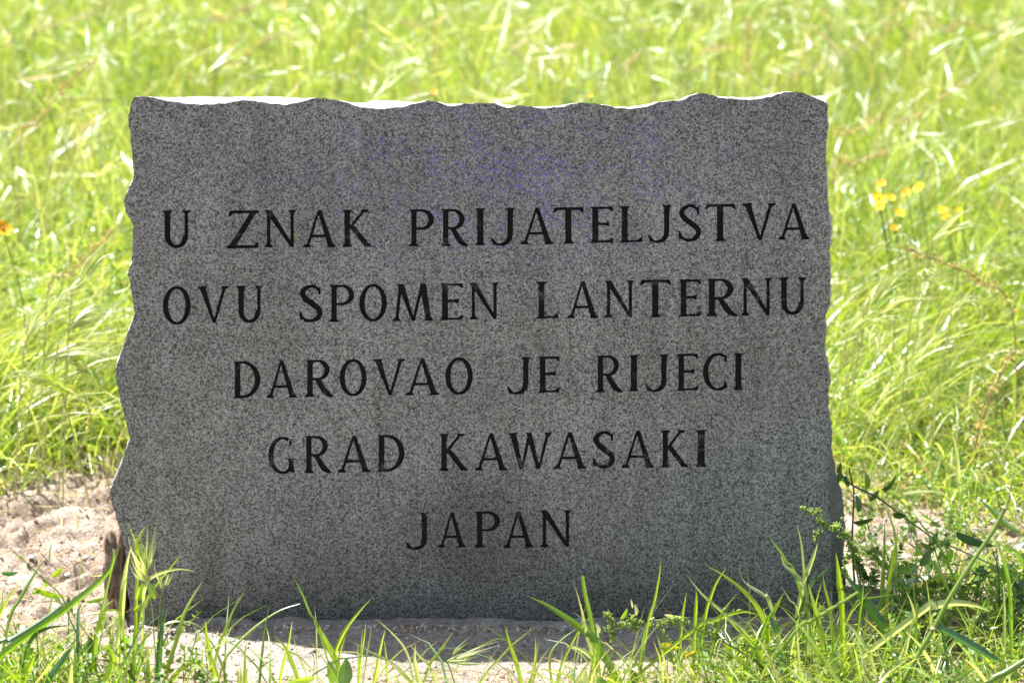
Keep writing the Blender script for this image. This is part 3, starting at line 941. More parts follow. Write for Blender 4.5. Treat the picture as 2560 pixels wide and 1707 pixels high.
at = nd(nt, 'ShaderNodeAttribute', attribute_name='tint'); b = nd(nt, 'ShaderNodeBsdfPrincipled'); b.inputs['Roughness'].default_value = .95
nt.links.new(at.outputs[0], b.inputs[0]); nt.links.new(b.outputs[0], out.inputs[0])
g = add('gravel', acc.mesh('gravel'), None, m)
tag(g, 'fine pale grit and soil crumbs on the bare ground', 'gravel', kind='stuff')

# ------------------------------------------------------------------ grass generators
YG = (.275, .385, .030); MG = (.16, .275, .026); DG = (.07, .15, .02); TG = (.06, .15, .06); PG = (.42, .46, .19); DRY = (.52, .44, .24); WH = (.60, .62, .40)

def pick(n, cols, probs):
    c = np.array(cols)[rng.choice(len(cols), n, p=np.array(probs) / sum(probs))]
    return c * rng.normal(1, .13, (n, 1)).clip(.6, 1.5) * rng.normal(1, .05, (n, 3))


def blades(acc, x, y, L, W, th0, th1, col, k=5, fold=0.0, head=None, z0=None):
    n = len(x)
    head = rng.uniform(0, 2 * np.pi, n) if head is None else head
    s = np.linspace(0, 1, k)
    th = th0[:, None] + th1[:, None] * s[None] ** 1.4          # angle from vertical
    ds = L[:, None] / (k - 1)
    hx = np.cumsum(np.concatenate([np.zeros((n, 1)), np.sin(th[:, 1:]) * ds], 1), 1)
    hz = np.cumsum(np.concatenate([np.zeros((n, 1)), np.cos(th[:, 1:]) * ds], 1), 1)
    hd = head[:, None] + rng.normal(0, .35, (n, 1)) * s[None]
    C = np.stack([x[:, None] + hx * np.cos(hd), y[:, None] + hx * np.sin(hd), (gz(x, y) if z0 is None else z0)[:, None] + hz - .004], -1)
    C[..., 2] = np.maximum(C[..., 2], (gz(x, y) - .004)[:, None])
    prof = np.array([.7, 1, .92, .62, .06]) if k == 5 else np.interp(s, [0, .25, .5, .75, 1], [.7, 1, .92, .62, .05])
    Wd = W[:, None] * prof[None] / 2
    tw = rng.normal(0, .7, (n, 1)) + rng.normal(0, .8, (n, 1)) * s[None]
    S = np.stack([-np.sin(hd), np.cos(hd), np.zeros_like(hd)], -1)
    T = norm(np.gradient(C, axis=1)); N = np.cross(T, S)
    S = S * np.cos(tw)[..., None] + N * np.sin(tw)[..., None]
    ribbons(acc, C, Wd, S, col, fold)


def heads(acc, tip_base, direc, L, col, nsp=9, awn=1.0, droop=.35, wsc=1.0):
    """brome / wall-barley heads: rachis with narrow spikelets and long awns; all arrays over heads"""
    n = len(tip_base)
    direc = norm(direc)
    ref = norm(np.cross(direc, np.array([0.2, 1, .1]))); ref2 = np.cross(direc, ref)
    for j in range(nsp):
        u = j / (nsp - 1)
        st_ = tip_base + direc * (L * .62 * u)[:, None]
        ang = rng.uniform(0, 2 * np.pi, n)
        lat = ref * np.cos(ang)[:, None] + ref2 * np.sin(ang)[:, None]
        spread = rng.uniform(.10, .42, n)[:, None] * (1 - .35 * u)
        dj = norm(direc + lat * spread); dj[:, 2] -= droop * rng.uniform(0, .5, n)
        dj = norm(dj)
        sl = L * rng.uniform(.3, .5, n); al = sl * rng.uniform(.8, 1.5, n) * awn
        C = np.stack([st_, st_ + dj * (sl * .35)[:, None], st_ + dj * (sl * .7)[:, None], st_ + dj * sl[:, None], st_ + dj * (sl + al * .5)[:, None] - np.array([0, 0, 1]) * (al * .04)[:, None],
                      st_ + dj * (sl + al)[:, None] - np.array([0, 0, 1]) * (al * .12)[:, None]], 1)
        w0 = L * .018 * wsc
        W = np.stack([w0 * .4, w0, w0 * .9, w0 * .3, w0 * .14, w0 * .05], 1)
        S = norm(np.cross(dj, norm(rng.normal(0, 1, (n, 3)) + np.array([0, -1.5, .5]))))
        ribbons(acc, C, W, np.repeat(S[:, None], 6, 1), col * rng.uniform(.8, 1.2, (n, 1)))


def field(ymin, ymax, dens, extra=.45):
    """random ground points in the part of the meadow the photo can see, with a margin"""
    area = 0; pts = []
    ys_ = np.arange(ymin, ymax, .1)
    for yy in ys_:
        hw = .2118 * (yy - CAMY) * 1.12 + extra
        m_ = rng.poisson(2 * hw * .1 * dens)
        pts.append(np.column_stack([rng.uniform(-hw, hw, m_) + CAMX, rng.uniform(yy, yy + .1, m_)]))
    return np.concatenate(pts)


def edge_y(x):
    """how far behind the stone the meadow starts"""
    return .50 + .06 * np.sin(x * 9) + .10 * vnoise(x * 7, x * 0 + 3, 8) * 2 - smooth01((x - .5) / .3) * .16

meadow = Acc()
for ymin, ymax, dens, L0, L1, w0, w1, kk in ((.28, 1.2, 9500, .08, .24, .0010, .0034, 5), (1.2, 3.0, 8000, .12, .32, .0012, .0034, 4), (3.0, 6.5, 4600, .16, .36, .0018, .0046, 4), (6.5, 14, 1000, .22, .42, .004, .009, 4)):
    p = field(ymin, ymax, dens)
    x, y = p[:, 0], p[:, 1]
    cl = fbm(x, y, 2.2, 3, 21)
    keep = (y > edge_y(x) + rng.normal(0, .03, len(x))) & (rng.uniform(0, 1, len(x)) < .75 + cl * .9)
    x, y = x[keep], y[keep]; n = len(x)
    ramp_in = .45 + .55 * smooth01((y - edge_y(x)) / .5)
    L = rng.uniform(L0, L1, n) * ramp_in * (1 + fbm(x, y, 1.6, 2, 31) * .7)
    col = pick(n, [YG, MG, DG, PG, DRY], [.56, .20, .04, .16, .04])
    hd = rng.uniform(0, 2 * np.pi, n)
    blades(meadow, x, y, L, rng.uniform(w0, w1, n), rng.uniform(.02, .5, n), rng.uniform(.2, 1.9, n), col, kk, head=hd)
for x0, x1, y0, y1, n, h0 in ((-.85, -.34, .5, 1.0, 1100, .25), (.36, 1.0, .52, 1.1, 1100, .5), (-1.2, 1.3, 1.0, 2.4, 2600, .3)):
    x = rng.uniform(x0, x1, n); y = rng.uniform(y0, y1, n)
    k_ = rng.uniform(0, 1, n) < .35 + fbm(x, y, 5, 2, 91) * 2.2; x, y = x[k_], y[k_]; n = len(x)
    blades(meadow, x, y, rng.uniform(.16, .34, n), rng.uniform(.0008, .0026, n), rng.uniform(.2, .6, n), rng.uniform(.8, 1.8, n), pick(n, [PG, YG, (.44, .50, .20)], [.45, .35, .2]), 7, head=rng.normal(h0, .6, n))
g = add('meadow_grass', meadow.mesh('meadow_grass'), None, M_GRASS)
tag(g, 'dense sunlit yellow-green meadow grass filling the ground behind the slab', 'grass', kind='stuff')

# small-leaved herbs woven through the meadow
herb = Acc()
def herbs(acc, x, y, H, nl, size, col, z0=None):
    n = len(x)
    zb = gz(x, y) if z0 is None else z0
    hd = rng.uniform(0, 2 * np.pi, n); ln = rng.uniform(.1, .7, n)
    top_ = np.stack([x + np.cos(hd) * H * ln, y + np.sin(hd) * H * ln, zb + H * np.cos(ln * .6)], -1)
    bot = np.stack([x, y, zb], -1)
    midp = (top_ + bot) / 2 + rng.normal(0, .012, (n, 3))
    C = np.stack([bot, midp, top_], 1)
    ribbons(acc, C, np.full((n, 3), .0007), np.broadcast_to(np.array([1., .2, 0]), (n, 3, 3)), col)
    t = rng.uniform(.15, 1, (n, nl))
    q = bot[:, None] * ((1 - t) ** 2)[..., None] + 2 * midp[:, None] * (t * (1 - t))[..., None] + top_[:, None] * (t ** 2)[..., None]
    d = rng.normal(0, 1, (n, nl, 3)); d[..., 2] = np.abs(d[..., 2]) * .6 + .1; d = norm(d)
    sd = norm(np.cross(d, norm(rng.normal(0, 1, (n, nl, 3)))))
    sz_ = (size * rng.uniform(.6, 1.4, (n, nl)))[..., None]
    up = np.cross(d, sd)
    P0 = q; P1 = q + d * sz_ * .5 + sd * sz_ * .28 + up * sz_ * .08; P2 = q + d * sz_; P3 = q + d * sz_ * .5 - sd * sz_ * .28 + up * sz_ * .08
    Vq = np.stack([P0, P1, P2, P3], 2).reshape(-1, 3)
    m_ = n * nl
    cc = np.repeat(col, nl, 0) * rng.uniform(.75, 1.3, (m_, 1))
    acc.put(Vq, np.repeat(cc, 4, 0), Q=np.arange(m_ * 4).reshape(-1, 4))
p = field(.45, 5.0, 330, .3)
x, y = p[:, 0], p[:, 1]
den = np.clip(.35 + fbm(x, y, 1.5, 2, 77) * 1.5 + smooth01((-x - .25) / .3) * smooth01((1.6 - y) / .6) * 1.0, 0, 1)
keep = (rng.uniform(0, 1, len(x)) < den) & (y > edge_y(x) + .05)
x, y = x[keep], y[keep]; n = len(x)
H = rng.uniform(.1, .27, n) * (.5 + .5 * smooth01((y - .45) / .6)) * (1 + smooth01((y - 1.5) / 1.5) * .3)
herbs(herb, x, y, H, 42, .0085, pick(n, [(.22, .33, .04), (.13, .24, .03), (.30, .36, .12)], [.5, .3, .2]))
g = add('meadow_herbs', herb.mesh('meadow_herbs'), None, M_HERB)
tag(g, 'small-leaved green herbs woven through the meadow grass behind the slab', 'herbs', kind='stuff')

# nodding seed heads over the meadow
sh = Acc()
for ymin, ymax, dens, Lh0, Lh1 in ((.5, 1.3, 240, .035, .07), (1.3, 3.2, 330, .045, .09), (3.2, 7.5, 230, .05, .10), (7.5, 14, 50, .08, .13)):
    p = field(ymin, ymax, dens, .3)
    x, y = p[:, 0], p[:, 1]
    keep = (rng.uniform(0, 1, len(x)) < .6 + fbm(x, y, 1.3, 2, 55) * 1.1) & (y > edge_y(x) + .1)
    x, y = x[keep], y[keep]; n = len(x)
    Hs = rng.uniform(.18, .40, n) * (.6 + .4 * smooth01((y - .5) / 1.2))
    hd = rng.uniform(0, 2 * np.pi, n); lean = rng.uniform(.1, .5, n)
    zb = gz(x, y)
    b0 = np.stack([x, y, zb], -1)
    tp = np.stack([x + np.cos(hd) * Hs * lean, y + np.sin(hd) * Hs * lean, zb + Hs], -1)
    mid = b0 * .5 + tp * .5 + np.stack([-np.cos(hd) * .02, -np.sin(hd) * .02, np.full(n, .02)], -1)
    C = np.stack([b0, mid, tp], 1)
    colh = pick(n, [PG, (.52, .56, .30), (.30, .40, .08), (.50, .36, .22)], [.42, .26, .28, .04])
    ribbons(sh, C, np.full((n, 3), .0009), np.broadcast_to(np.array([1., .1, 0]), (n, 3, 3)), colh * .8)
    dz = rng.uniform(-.7, .7, n)
    dirs = np.stack([np.cos(hd), np.sin(hd), dz], -1)
    heads(sh, tp, dirs, rng.uniform(Lh0, Lh1, n), colh, nsp=7)
g = add('meadow_seed_heads', sh.mesh('meadow_seed_heads'), None, M_SEED)
tag(g, 'pale nodding awned seed heads scattered over the meadow behind the slab', 'seed heads', kind='stuff')

print('TRIS so far', sum(len(o.data.loops) // 2 for o in scene.objects if o.type == 'MESH'))
# ------------------------------------------------------------------ foreground fill grass
fg = Acc()
def fill(x0, x1, y0, y1, dens, L, W, cols, probs, maskf=None, k=5, th=(.05, .7), cv=(.2, 1.8), fold=.35):
    n = rng.poisson((x1 - x0) * (y1 - y0) * dens)
    x = rng.uniform(x0, x1, n); y = rng.uniform(y0, y1, n)
    keep = ~((x > -.39) & (x < .385) & (y > -.012) & (y < .115))
    if maskf is not None: keep &= rng.uniform(0, 1, n) < maskf(x, y)
    x, y = x[keep], y[keep]; n = len(x)
    if n == 0: return
    blades(fg, x, y, rng.uniform(*L, n), rng.uniform(*W, n), rng.uniform(*th, n), rng.uniform(*cv, n), pick(n, cols, probs), k, fold)
cA = [YG, MG, DG, TG, PG, DRY]
# right front: dense low grass
fill(.08, .85, -.46, -.07, 24000, (.025, .10), (.0010, .0030), cA, [.58, .14, .03, .05, .17, .03], lambda x, y: smooth01((x - .09 - (y + .2) * 1.2) / .14) * (.5 + fbm(x, y, 7, 2, 5) * 1.4))
fill(.36, .85, -.10, .12, 15000, (.02, .085), (.0012, .0032), cA, [.4, .25, .14, .08, .09, .04], lambda x, y: smooth01((x - .40) / .12) * .8)
fill(.38, .9, .10, .50, 6500, (.02, .08), (.0015, .0035), cA, [.46, .27, .10, .04, .09, .04], lambda x, y: smooth01((x - .40 + (y - .3) * .3) / .3) * (.2 + fbm(x, y, 8, 2, 9) * 1.8))
fill(.2, 1.0, -.42, -.14, 260, (.08, .14), (.002, .005), cA, [.4, .25, .12, .1, .1, .03], lambda x, y: smooth01((x - .22) / .2))
# left front tufts, in groups
fill(-.75, -.18, -.46, -.13, 13000, (.025, .11), (.0010, .0034), cA, [.54, .2, .06, .07, .11, .02], lambda x, y: smooth01((-x - .22 + (-.2 - y) * .6) / .18) * (.35 + fbm(x, y, 7, 2, 15) * 1.8))
fill(-.8, -.38, .05, .42, 500, (.02, .07), (.0012, .003), cA, [.46, .25, .05, .05, .1, .09], lambda x, y: (fbm(x, y, 6, 2, 35) > .14) * .9)
fill(-.3, .2, -.45, -.155, 3800, (.015, .06), (.0009, .0022), cA, [.5, .25, .06, .05, .1, .04], lambda x, y: .3 + fbm(x, y, 8, 2, 45) * 2)
fill(-.9, -.33, .40, .66, 9000, (.03, .13), (.0015, .004), cA, [.44, .24, .06, .02, .14, .10], lambda x, y: (y > .45 + .05 * np.sin(x * 11)) * .8, cv=(.6, 2.2))
fill(.33, 1.0, .28, .62, 8000, (.03, .12), (.0015, .004), cA, [.44, .24, .08, .02, .14, .08], lambda x, y: (y > .40 - smooth01((x - .45) / .3) * .12) * .8, cv=(.6, 2.2))
fill(-.8, -.22, -.34, -.165, 1500, (.06, .14), (.0014, .0044), cA, [.5, .2, .08, .1, .12, .02], lambda x, y: smooth01((-x - .24) / .12))
fill(-.45, .3, -.34, -.165, 650, (.05, .13), (.001, .003), cA, [.5, .2, .08, .08, .12, .02])
fill(.2, .75, -.34, -.14, 2300, (.06, .14), (.0014, .0044), cA, [.5, .2, .08, .1, .12, .02], lambda x, y: smooth01((x - .2) / .15))
g = add('foreground_grass', fg.mesh('foreground_grass'), None, M_GRASS)
tag(g, 'short mixed green grass around and in front of the slab', 'grass', kind='stuff')

# creeping fine weeds between the foreground grass
cw = Acc()
n = 1100
x = rng.uniform(.1, .85, n); y = rng.uniform(-.45, .45, n)
keep = ~((x < .39) & (y > -.13)) & (rng.uniform(0, 1, n) < smooth01((x - .1) / .3) * np.where(y > .05, .45, 1)) ; x, y = x[keep], y[keep]; n = len(x)
herbs(cw, x, y, rng.uniform(.02, .075, n), 26, .0065, pick(n, [(.2, .3, .04), (.10, .2, .03), (.26, .32, .10)], [.5, .3, .2]))
n = 300
x = rng.uniform(-.75, -.2, n); y = rng.uniform(-.42, -.14, n); keep = (-x - .3) > (y + .25) * .8 - .06
x, y = x[keep], y[keep]; n = len(x)
herbs(cw, x, y, rng.uniform(.02, .08, n), 22, .0065, pick(n, [(.2, .3, .04), (.10, .2, .03), (.26, .32, .10)], [.5, .3, .2]))
n = 42   # bushier broad-leaved seedlings right of the slab
x = rng.uniform(.42, .72, n); y = rng.uniform(-.1, .12, n)
herbs(cw, x, y, rng.uniform(.03, .08, n), 12, .014, pick(n, [(.20, .34, .03), (.13, .26, .03), (.08, .17, .04)], [.5, .3, .2]))
n = 14
x = rng.uniform(-.75, -.3, n); y = rng.uniform(-.3, -.14, n)
herbs(cw, x, y, rng.uniform(.02, .05, n), 9, .012, pick(n, [(.20, .34, .03), (.13, .26, .03), (.08, .17, .04)], [.5, .3, .2]))
g = add('creeping_weeds', cw.mesh('creeping_weeds'), None, M_HERB)
tag(g, 'low creeping small-leaved weeds between the foreground grass', 'weeds', kind='stuff')

# dry litter on the bare soil
lt = Acc()
n = 5200
x = rng.uniform(-.75, .9, n); y = rng.uniform(-.4, .55, n)
keep = ~((np.abs(x) < .38) & (y > -.13) & (y < .115)); x, y = x[keep], y[keep]; n = len(x)
blades(lt, x, y, rng.uniform(.008, .05, n), rng.uniform(.0006, .0018, n), np.full(n, 1.45), rng.uniform(-.1, .15, n), pick(n, [DRY, (.36, .23, .11), PG, (.16, .10, .06)], [.4, .22, .13, .25]), 4, z0=gz(x, y) + .006)
g = add('dry_litter', lt.mesh('dry_litter'), None, M_SEED)
tag(g, 'dry straw bits lying on the bare soil', 'straw litter', kind='stuff')

# ------------------------------------------------------------------ traced plants near the slab
ZO = {1: (0, 1067), 2: (853, 1067), 3: (1706, 1067), 4: (0, 427), 5: (1706, 427)}
def zpt(reg, x, y, depth):
    ox, oy = ZO[reg]; return P(ox + x * .4082, oy + y * .4082, depth)
KC = {'y': (.27, .40, .02), 'g': (.15, .29, .02), 'd': (.05, .13, .02), 't': (.055, .15, .07), 'p': (.40, .47, .24), 'r': DRY, 'w': WH}  # 'p': pale green with the sheen of the sky put into the colour

def catmull(pts, m=5):
    p = np.array([2 * pts[0] - pts[1]] + list(pts) + [2 * pts[-1] - pts[-2]]); out = []
    for k in range(1, len(p) - 2):
        for t in np.linspace(0, 1, m, endpoint=(k == len(p) - 3)):
            a, b, c, d = p[k - 1], p[k], p[k + 1], p[k + 2]
            out.append(0.5 * ((2 * b) + (c - a) * t + (2 * a - 5 * b + 4 * c - d) * t * t + (3 * b - a - 3 * c + d) * t ** 3))
    return np.array(out)

def trace(reg, pts, depth, lean=0.0, rootit=True):
    """pts tip..foot in zoom pixels -> world points foot..tip; the foot is carried on down to the ground"""
    n = len(pts)
    w = [np.array(zpt(reg, x, y, depth + lean * (1 - i / max(1, n - 1)))) for i, (x, y) in enumerate(pts)]
    w = w[::-1]
    if rootit:
        f = w[0].copy(); gzf = float(gz(f[0], f[1]))
        if f[2] > gzf - .002:
            d = w[0] - w[1]; d[1] = 0
            dx = d[0] / max(.35, abs(d[2]) / (np.linalg.norm(d) + 1e-9)) / (np.linalg.norm(d) + 1e-9) * .5
            h = f[2] - gzf
            w.insert(0, np.array([f[0] + dx * h, f[1] + .003, gzf - .004]))
    return w

def blade_obj(parent, reg, pts, wpx, depth, kc, lean=0.0, twist=0.0, prof=None, rootit=True, name='blade', mat=None, fold=.4, face=None):
    w = trace(reg, pts, depth, lean, rootit)
    C = catmull(w, 6); k = len(C)
    s = np.linspace(0, 1, k)
    pr = np.interp(s, [0, .2, .55, .8, .95, 1], [.62, .9, 1, .62, .2, .03]) if prof is None else np.interp(s, np.linspace(0, 1, len(prof)), prof)
    W = wpx * .4082 * PXM * .5 * pr * 1.0
    T = norm(np.gradient(C, axis=0))
    view = norm(np.array([CAMX, CAMY, CAMZ]) - C)
    S = norm(np.cross(T, view)); N = np.cross(T, S)
    a0 = random.uniform(-.5, .5) if face is None else face
    ang = a0 + twist * (s - .3)
    S = S * np.cos(ang)[:, None] + N * np.sin(ang)[:, None]
    acc = Acc()
    c = np.array(KC[kc] if isinstance(kc, str) else kc) * random.uniform(.88, 1.15)
    ribbons(acc, C[None], W[None], S[None], c, fold)
    return add(name, acc.mesh(name), parent, mat or M_GRASS)

def tuft(label, group, foot, specs, name='grass_tuft', cat='grass tuft'):
    r = empty(name, foot)
    tag(r, label, cat, group)
    for sp in specs:
        reg, pts, wpx, depth, kc = sp[:5]
        kw = sp[5] if len(sp) > 5 else {}
        blade_obj(r, reg, pts, wpx, depth, kc, **kw)
    return r

def seed_head(parent, reg, b, tips, depth, cols, nper=3, wpx=10, name='seed_head'):
    """sharp awned head: spikelets fan from the base towards the traced tips"""
    acc = Acc(); B = np.array(zpt(reg, *b, depth))
    CC, WW, SS, KK = [], [], [], []
    for (x, y) in tips:
        Tt = np.array(zpt(reg, x, y, depth + random.uniform(-.01, .01)))
        for j in range(nper):
            e = B + (Tt - B) * random.uniform(.7, 1.0) + np.random.default_rng(int(x * 7 + y * 3 + j)).normal(0, .0022, 3)
            s0 = B + (e - B) * random.uniform(0, .35)
            mid = (s0 + e) / 2 + np.random.default_rng(int(x + y * 5 + j)).normal(0, .0015, 3)
            C = catmull([s0, mid, e], 4); CC.append(C)
            k = len(C); s = np.linspace(0, 1, k)
            WW.append(wpx * .4082 * PXM * .5 * np.interp(s, [0, .2, .45, .6, 1], [.4, 1, .8, .25, .05]))
            T = norm(np.gradient(C, axis=0)); SS.append(norm(np.cross(T, norm(np.array([random.uniform(-.6, .6), -1, .4])))))
            KK.append(np.array(KC[random.choice(cols)]) * random.uniform(.85, 1.2))
    ribbons(acc, np.array(CC), np.array(WW), np.array(SS), np.array(KK), .5)
    return add(name, acc.mesh(name), parent, M_SEED)

def stem_obj(parent, reg, pts, wpx, depth, col, lean=0.0, rootit=True, name='stem', taper=.6):
    w = trace(reg, pts, depth, lean, rootit); C = catmull(w, 6); k = len(C)
    acc = Acc(); tubes(acc, C[None], (wpx * .4082 * PXM * .5 * np.linspace(1, taper, k))[None], np.array(KC[col] if isinstance(col, str) else col), 7)
    return add(name, acc.mesh(name), parent, M_BROAD), C

def foot(reg, x, depth):
    p = zpt(reg, x, 1500, depth); return (p.x, depth, float(gz(p.x, depth)))

# --- left edge tuft
tuft('broad-bladed grass tuft at the left bottom corner with long arching leaves', None, foot(1, 100, -.24), [
 (1, [(705,745),(660,890),(430,1090),(200,1250),(-40,1450)], 44, -.24, 'g', {'face': .2}),
 (1, [(470,1290),(400,1400),(290,1568)], 36, -.27, 't'), (1, [(275,800),(210,900),(120,1050),(50,1200)], 22, -.22, 'g'),
 (1, [(430,1040),(330,1130),(180,1230),(60,1300),(-40,1340)], 30, -.25, 'd'), (1, [(210,1400),(180,1480),(150,1568)], 40, -.26, 'y'),
 (1, [(120,960),(60,1040),(0,1150),(-60,1300)], 18, -.22, 'y'), (1, [(420,1215),(300,1230),(210,1280),(160,1400)], 26, -.24, 'd'),
 (1, [(20,980),(10,1100),(-30,1250)], 14, -.2, 'g'), (1, [(240,1530),(130,1520),(20,1545)], 30, -.28, 'y'),
 (1, [(130,1370),(128,1470),(125,1568)], 26, -.26, 'd'), (1, [(560,1290),(480,1400),(440,1568)], 14, -.25, 'g'), (1, [(440,1440),(432,1568)], 30, -.27, 'p')])
# --- barley tuft
bt_ = tuft('green grass tuft with upright awned barley heads at the lower left of the slab', None, foot(1, 880, -.20), [
 (1, [(735,715),(690,850),(640,1060),(600,1230),(590,1400)], 16, -.2, 'g'), (1, [(800,740),(775,850),(755,1000),(740,1200),(715,1400)], 36, -.2, 'p', {'face': .2}),
 (1, [(1115,770),(1060,840),(960,960),(900,1050),(860,1150)], 15, -.2, 'y'), (1, [(1195,883),(1100,870),(1000,890),(920,930),(890,990),(880,1100)], 24, -.21, 'p', {'face': .6}),
 (1, [(1250,930),(1180,1040),(1120,1160),(1080,1300),(1010,1530)], 27, -.22, 'y'), (1, [(1030,1105),(990,1250),(960,1400)], 12, -.2, 'g'),
 (1, [(1255,1245),(1180,1200),(1080,1190),(1010,1210),(975,1260),(960,1400)], 15, -.2, 'p'), (1, [(990,1100),(990,1200),(975,1400),(965,1560)], 30, -.21, 't'),
 (1, [(905,1340),(905,1460),(903,1568)], 34, -.23, 'y'), (1, [(820,1230),(815,1400),(800,1560)], 20, -.2, 'd'), (1, [(905,1235),(880,1330),(850,1450),(820,1568)], 20, -.22, 'g'),
 (1, [(700,1055),(650,1100),(610,1190),(580,1320)], 26, -.21, 'y'), (1, [(660,1330),(690,1420),(640,1568)], 40, -.24, 'y'), (1, [(1170,1185),(1220,1280),(1280,1380),(1330,1500)], 11, -.2, 'p'),
 (1, [(900,605),(870,640),(850,700),(840,800)], 24, -.2, 'y'), (1, [(540,1140),(600,1145),(680,1120),(740,1150),(760,1300)], 14, -.22, 'y'),
 (1, [(790,900),(760,960),(740,1040),(735,1130)], 14, -.2, 'y'), (1, [(940,1350),(900,1420),(850,1520)], 16, -.24, 'p')])
seed_head(bt_, 1, (895,930), [(765,560),(830,585),(850,620),(925,560),(950,600),(955,660),(800,650),(900,620)], -.2, ['y', 'p', 'p', 'w'], 4, 13)
seed_head(bt_, 1, (990,1000), [(948,815),(1095,830),(1060,870),(1020,860),(970,880)], -.2, ['p', 'w', 'y'], 2, 12)
seed_head(bt_, 1, (905,960), [(790,720),(830,780),(860,820),(800,830)], -.205, ['w', 'w', 'p'], 3, 20)
stem_obj(bt_, 1, [(895,930), (930,1100), (945,1300), (960,1500)], 10, -.2, 'p')
stem_obj(bt_, 1, [(990,1000), (975,1150), (965,1350)], 9, -.2, 'g')
# small leaves in the barley tuft
def leaf_obj(parent, reg, c, ang, length, width, depth, kc, lobes=0, name='leaf', tilt=.5, curl=.25):
    """flat broad leaf, centre line through c at screen angle ang, length/width in zoom px"""
    b = np.array(zpt(reg, *c, depth)); u = .4082 * PXM
    dx, dz = math.cos(R(ang)), math.sin(R(ang))
    D = np.array([dx, 0, dz]); Sx = np.array([-dz * math.cos(tilt), -math.sin(tilt), dx * math.cos(tilt)]); N = np.cross(D, Sx)
    k = 15 if lobes == 0 else 25; s = np.linspace(0, 1, k)
    C = b + D * ((s - .5) * length * u)[:, None] - N * (curl * length * u * (s - .4) ** 2)[:, None]
    pr = np.sin(np.pi * s ** .8) ** .75 + .04
    if lobes: pr = pr * (1 - .28 * (np.arange(k) % 3 == 0))
    acc = Acc(); ribbons(acc, C[None], (width * u * .5 * pr)[None], np.broadcast_to(Sx, (1, k, 3)), np.array(KC[kc] if isinstance(kc, str) else kc) * random.uniform(.9, 1.1), .3)
    return add(name, acc.mesh(name), parent, M_BROAD)
for c, a_, l_, w_, kc in [((860,1010),70,110,60,'y'), ((930,1000),110,110,50,'y'), ((870,1090),40,120,55,'y'), ((545,1340),75,100,80,'d'), ((660,1350),20,70,60,'y'), ((900,870),60,80,18,'p'), ((580,1060),15,110,26,'g'), ((610,1060),30,70,20,'y')]:
    leaf_obj(bt_, 1, c, a_, l_, w_, -.205, kc, lobes=1)
r = empty('broadleaf_weed', foot(1, 280, -.22)); tag(r, 'small jagged-leaved weed on the bare soil left of the barley tuft', 'weed')
for c, a_, l_, w_, kc in [((350,890),40,90,40,'y'), ((300,1020),-20,190,60,'y'), ((60,895),0,100,40,'t'), ((120,800),60,30,16,'y'), ((360,1060),-60,120,40,'p'), ((280,960),80,60,20,'y'), ((430,1090),-80,110,34,'t'), ((220,1010),20,60,24,'g')]:
    leaf_obj(r, 1, c, a_, l_, w_, -.19, kc, lobes=1)
stem_obj(r, 1, [(60,740),(170,840),(300,960),(380,1040),(430,1180),(480,1300)], 9, -.19, 'g')
# --- middle-left
tuft('sparse thin grass blades in front of the slab left of its middle', None, foot(1, 1500, -.2), [
 (1, [(1505,990),(1430,1120),(1380,1240),(1330,1370)], 17, -.19, 'y'), (1, [(1840,1080),(1720,1120),(1620,1180),(1520,1260),(1430,1350),(1370,1440)], 17, -.2, 'y'),
 (1, [(1255,1180),(1270,1300),(1300,1450),(1320,1568)], 34, -.2, 'y', {'face': .2}), (1, [(1790,1180),(1770,1320),(1740,1440),(1720,1530)], 20, -.2, 'y'),
 (1, [(1280,1460),(1200,1440),(1120,1470),(1060,1540),(1040,1600)], 28, -.23, 'y'), (1, [(1425,1215),(1380,1300),(1330,1400)], 9, -.19, 'p'),
 (1, [(1680,1280),(1740,1340),(1780,1420),(1830,1560)], 24, -.22, 'y'), (1, [(1640,1300),(1740,1360),(1850,1420)], 12, -.2, 'p')])
tuft('short fresh grass shoots standing between two soil crumbs at the frame bottom', None, foot(1, 1480, -.22), [
 (1, [(1440 + i * 14, 1450 - (i % 3) * 18), (1452 + i * 10, 1510), (1462 + i * 8, 1590)], 9, -.22, 'yp'[i % 2]) for i in range(7)])
tuft('tall thick green blade with a bent yellow tip left of the middle', None, foot(1, 2050, -.2), [
 (1, [(1795,915),(1850,1020),(1900,1140),(1950,1230)], 13, -.2, 'g'), (1, [(1910,1150),(1950,1230),(2000,1320),(2060,1430),(2110,1560)], 38, -.2, 'y', {'face': .2}),
 (1, [(1925,1095),(1935,1200),(1940,1400),(1945,1560)], 9, -.2, 'p'), (2, [(185,1048),(110,1130),(40,1220),(0,1290),(-40,1400)], 21, -.2, 'y', {'face': .2}),
 (1, [(1790,1270),(1830,1400),(1880,1530)], 10, -.2, 'p'), (2, [(60,1200),(20,1290),(-10,1400)], 14, -.2, 'y')])
r = empty('broadleaf_weed', foot(2, 0, -.24)); tag(r, 'dark green rounded leaves rising from the bottom edge left of middle', 'weed')
for c, a_, l_, w_, kc in [((20,1510),80,180,90,'d'), ((-240,1550),10,150,70,'y'), ((-60,1500),100,140,60,'g'), ((1650,1560),60,90,60,'t'), ((1730,1520),40,110,50,'y')][:3]:
    leaf_obj(r, 2, c, a_, l_, w_, -.23, kc)
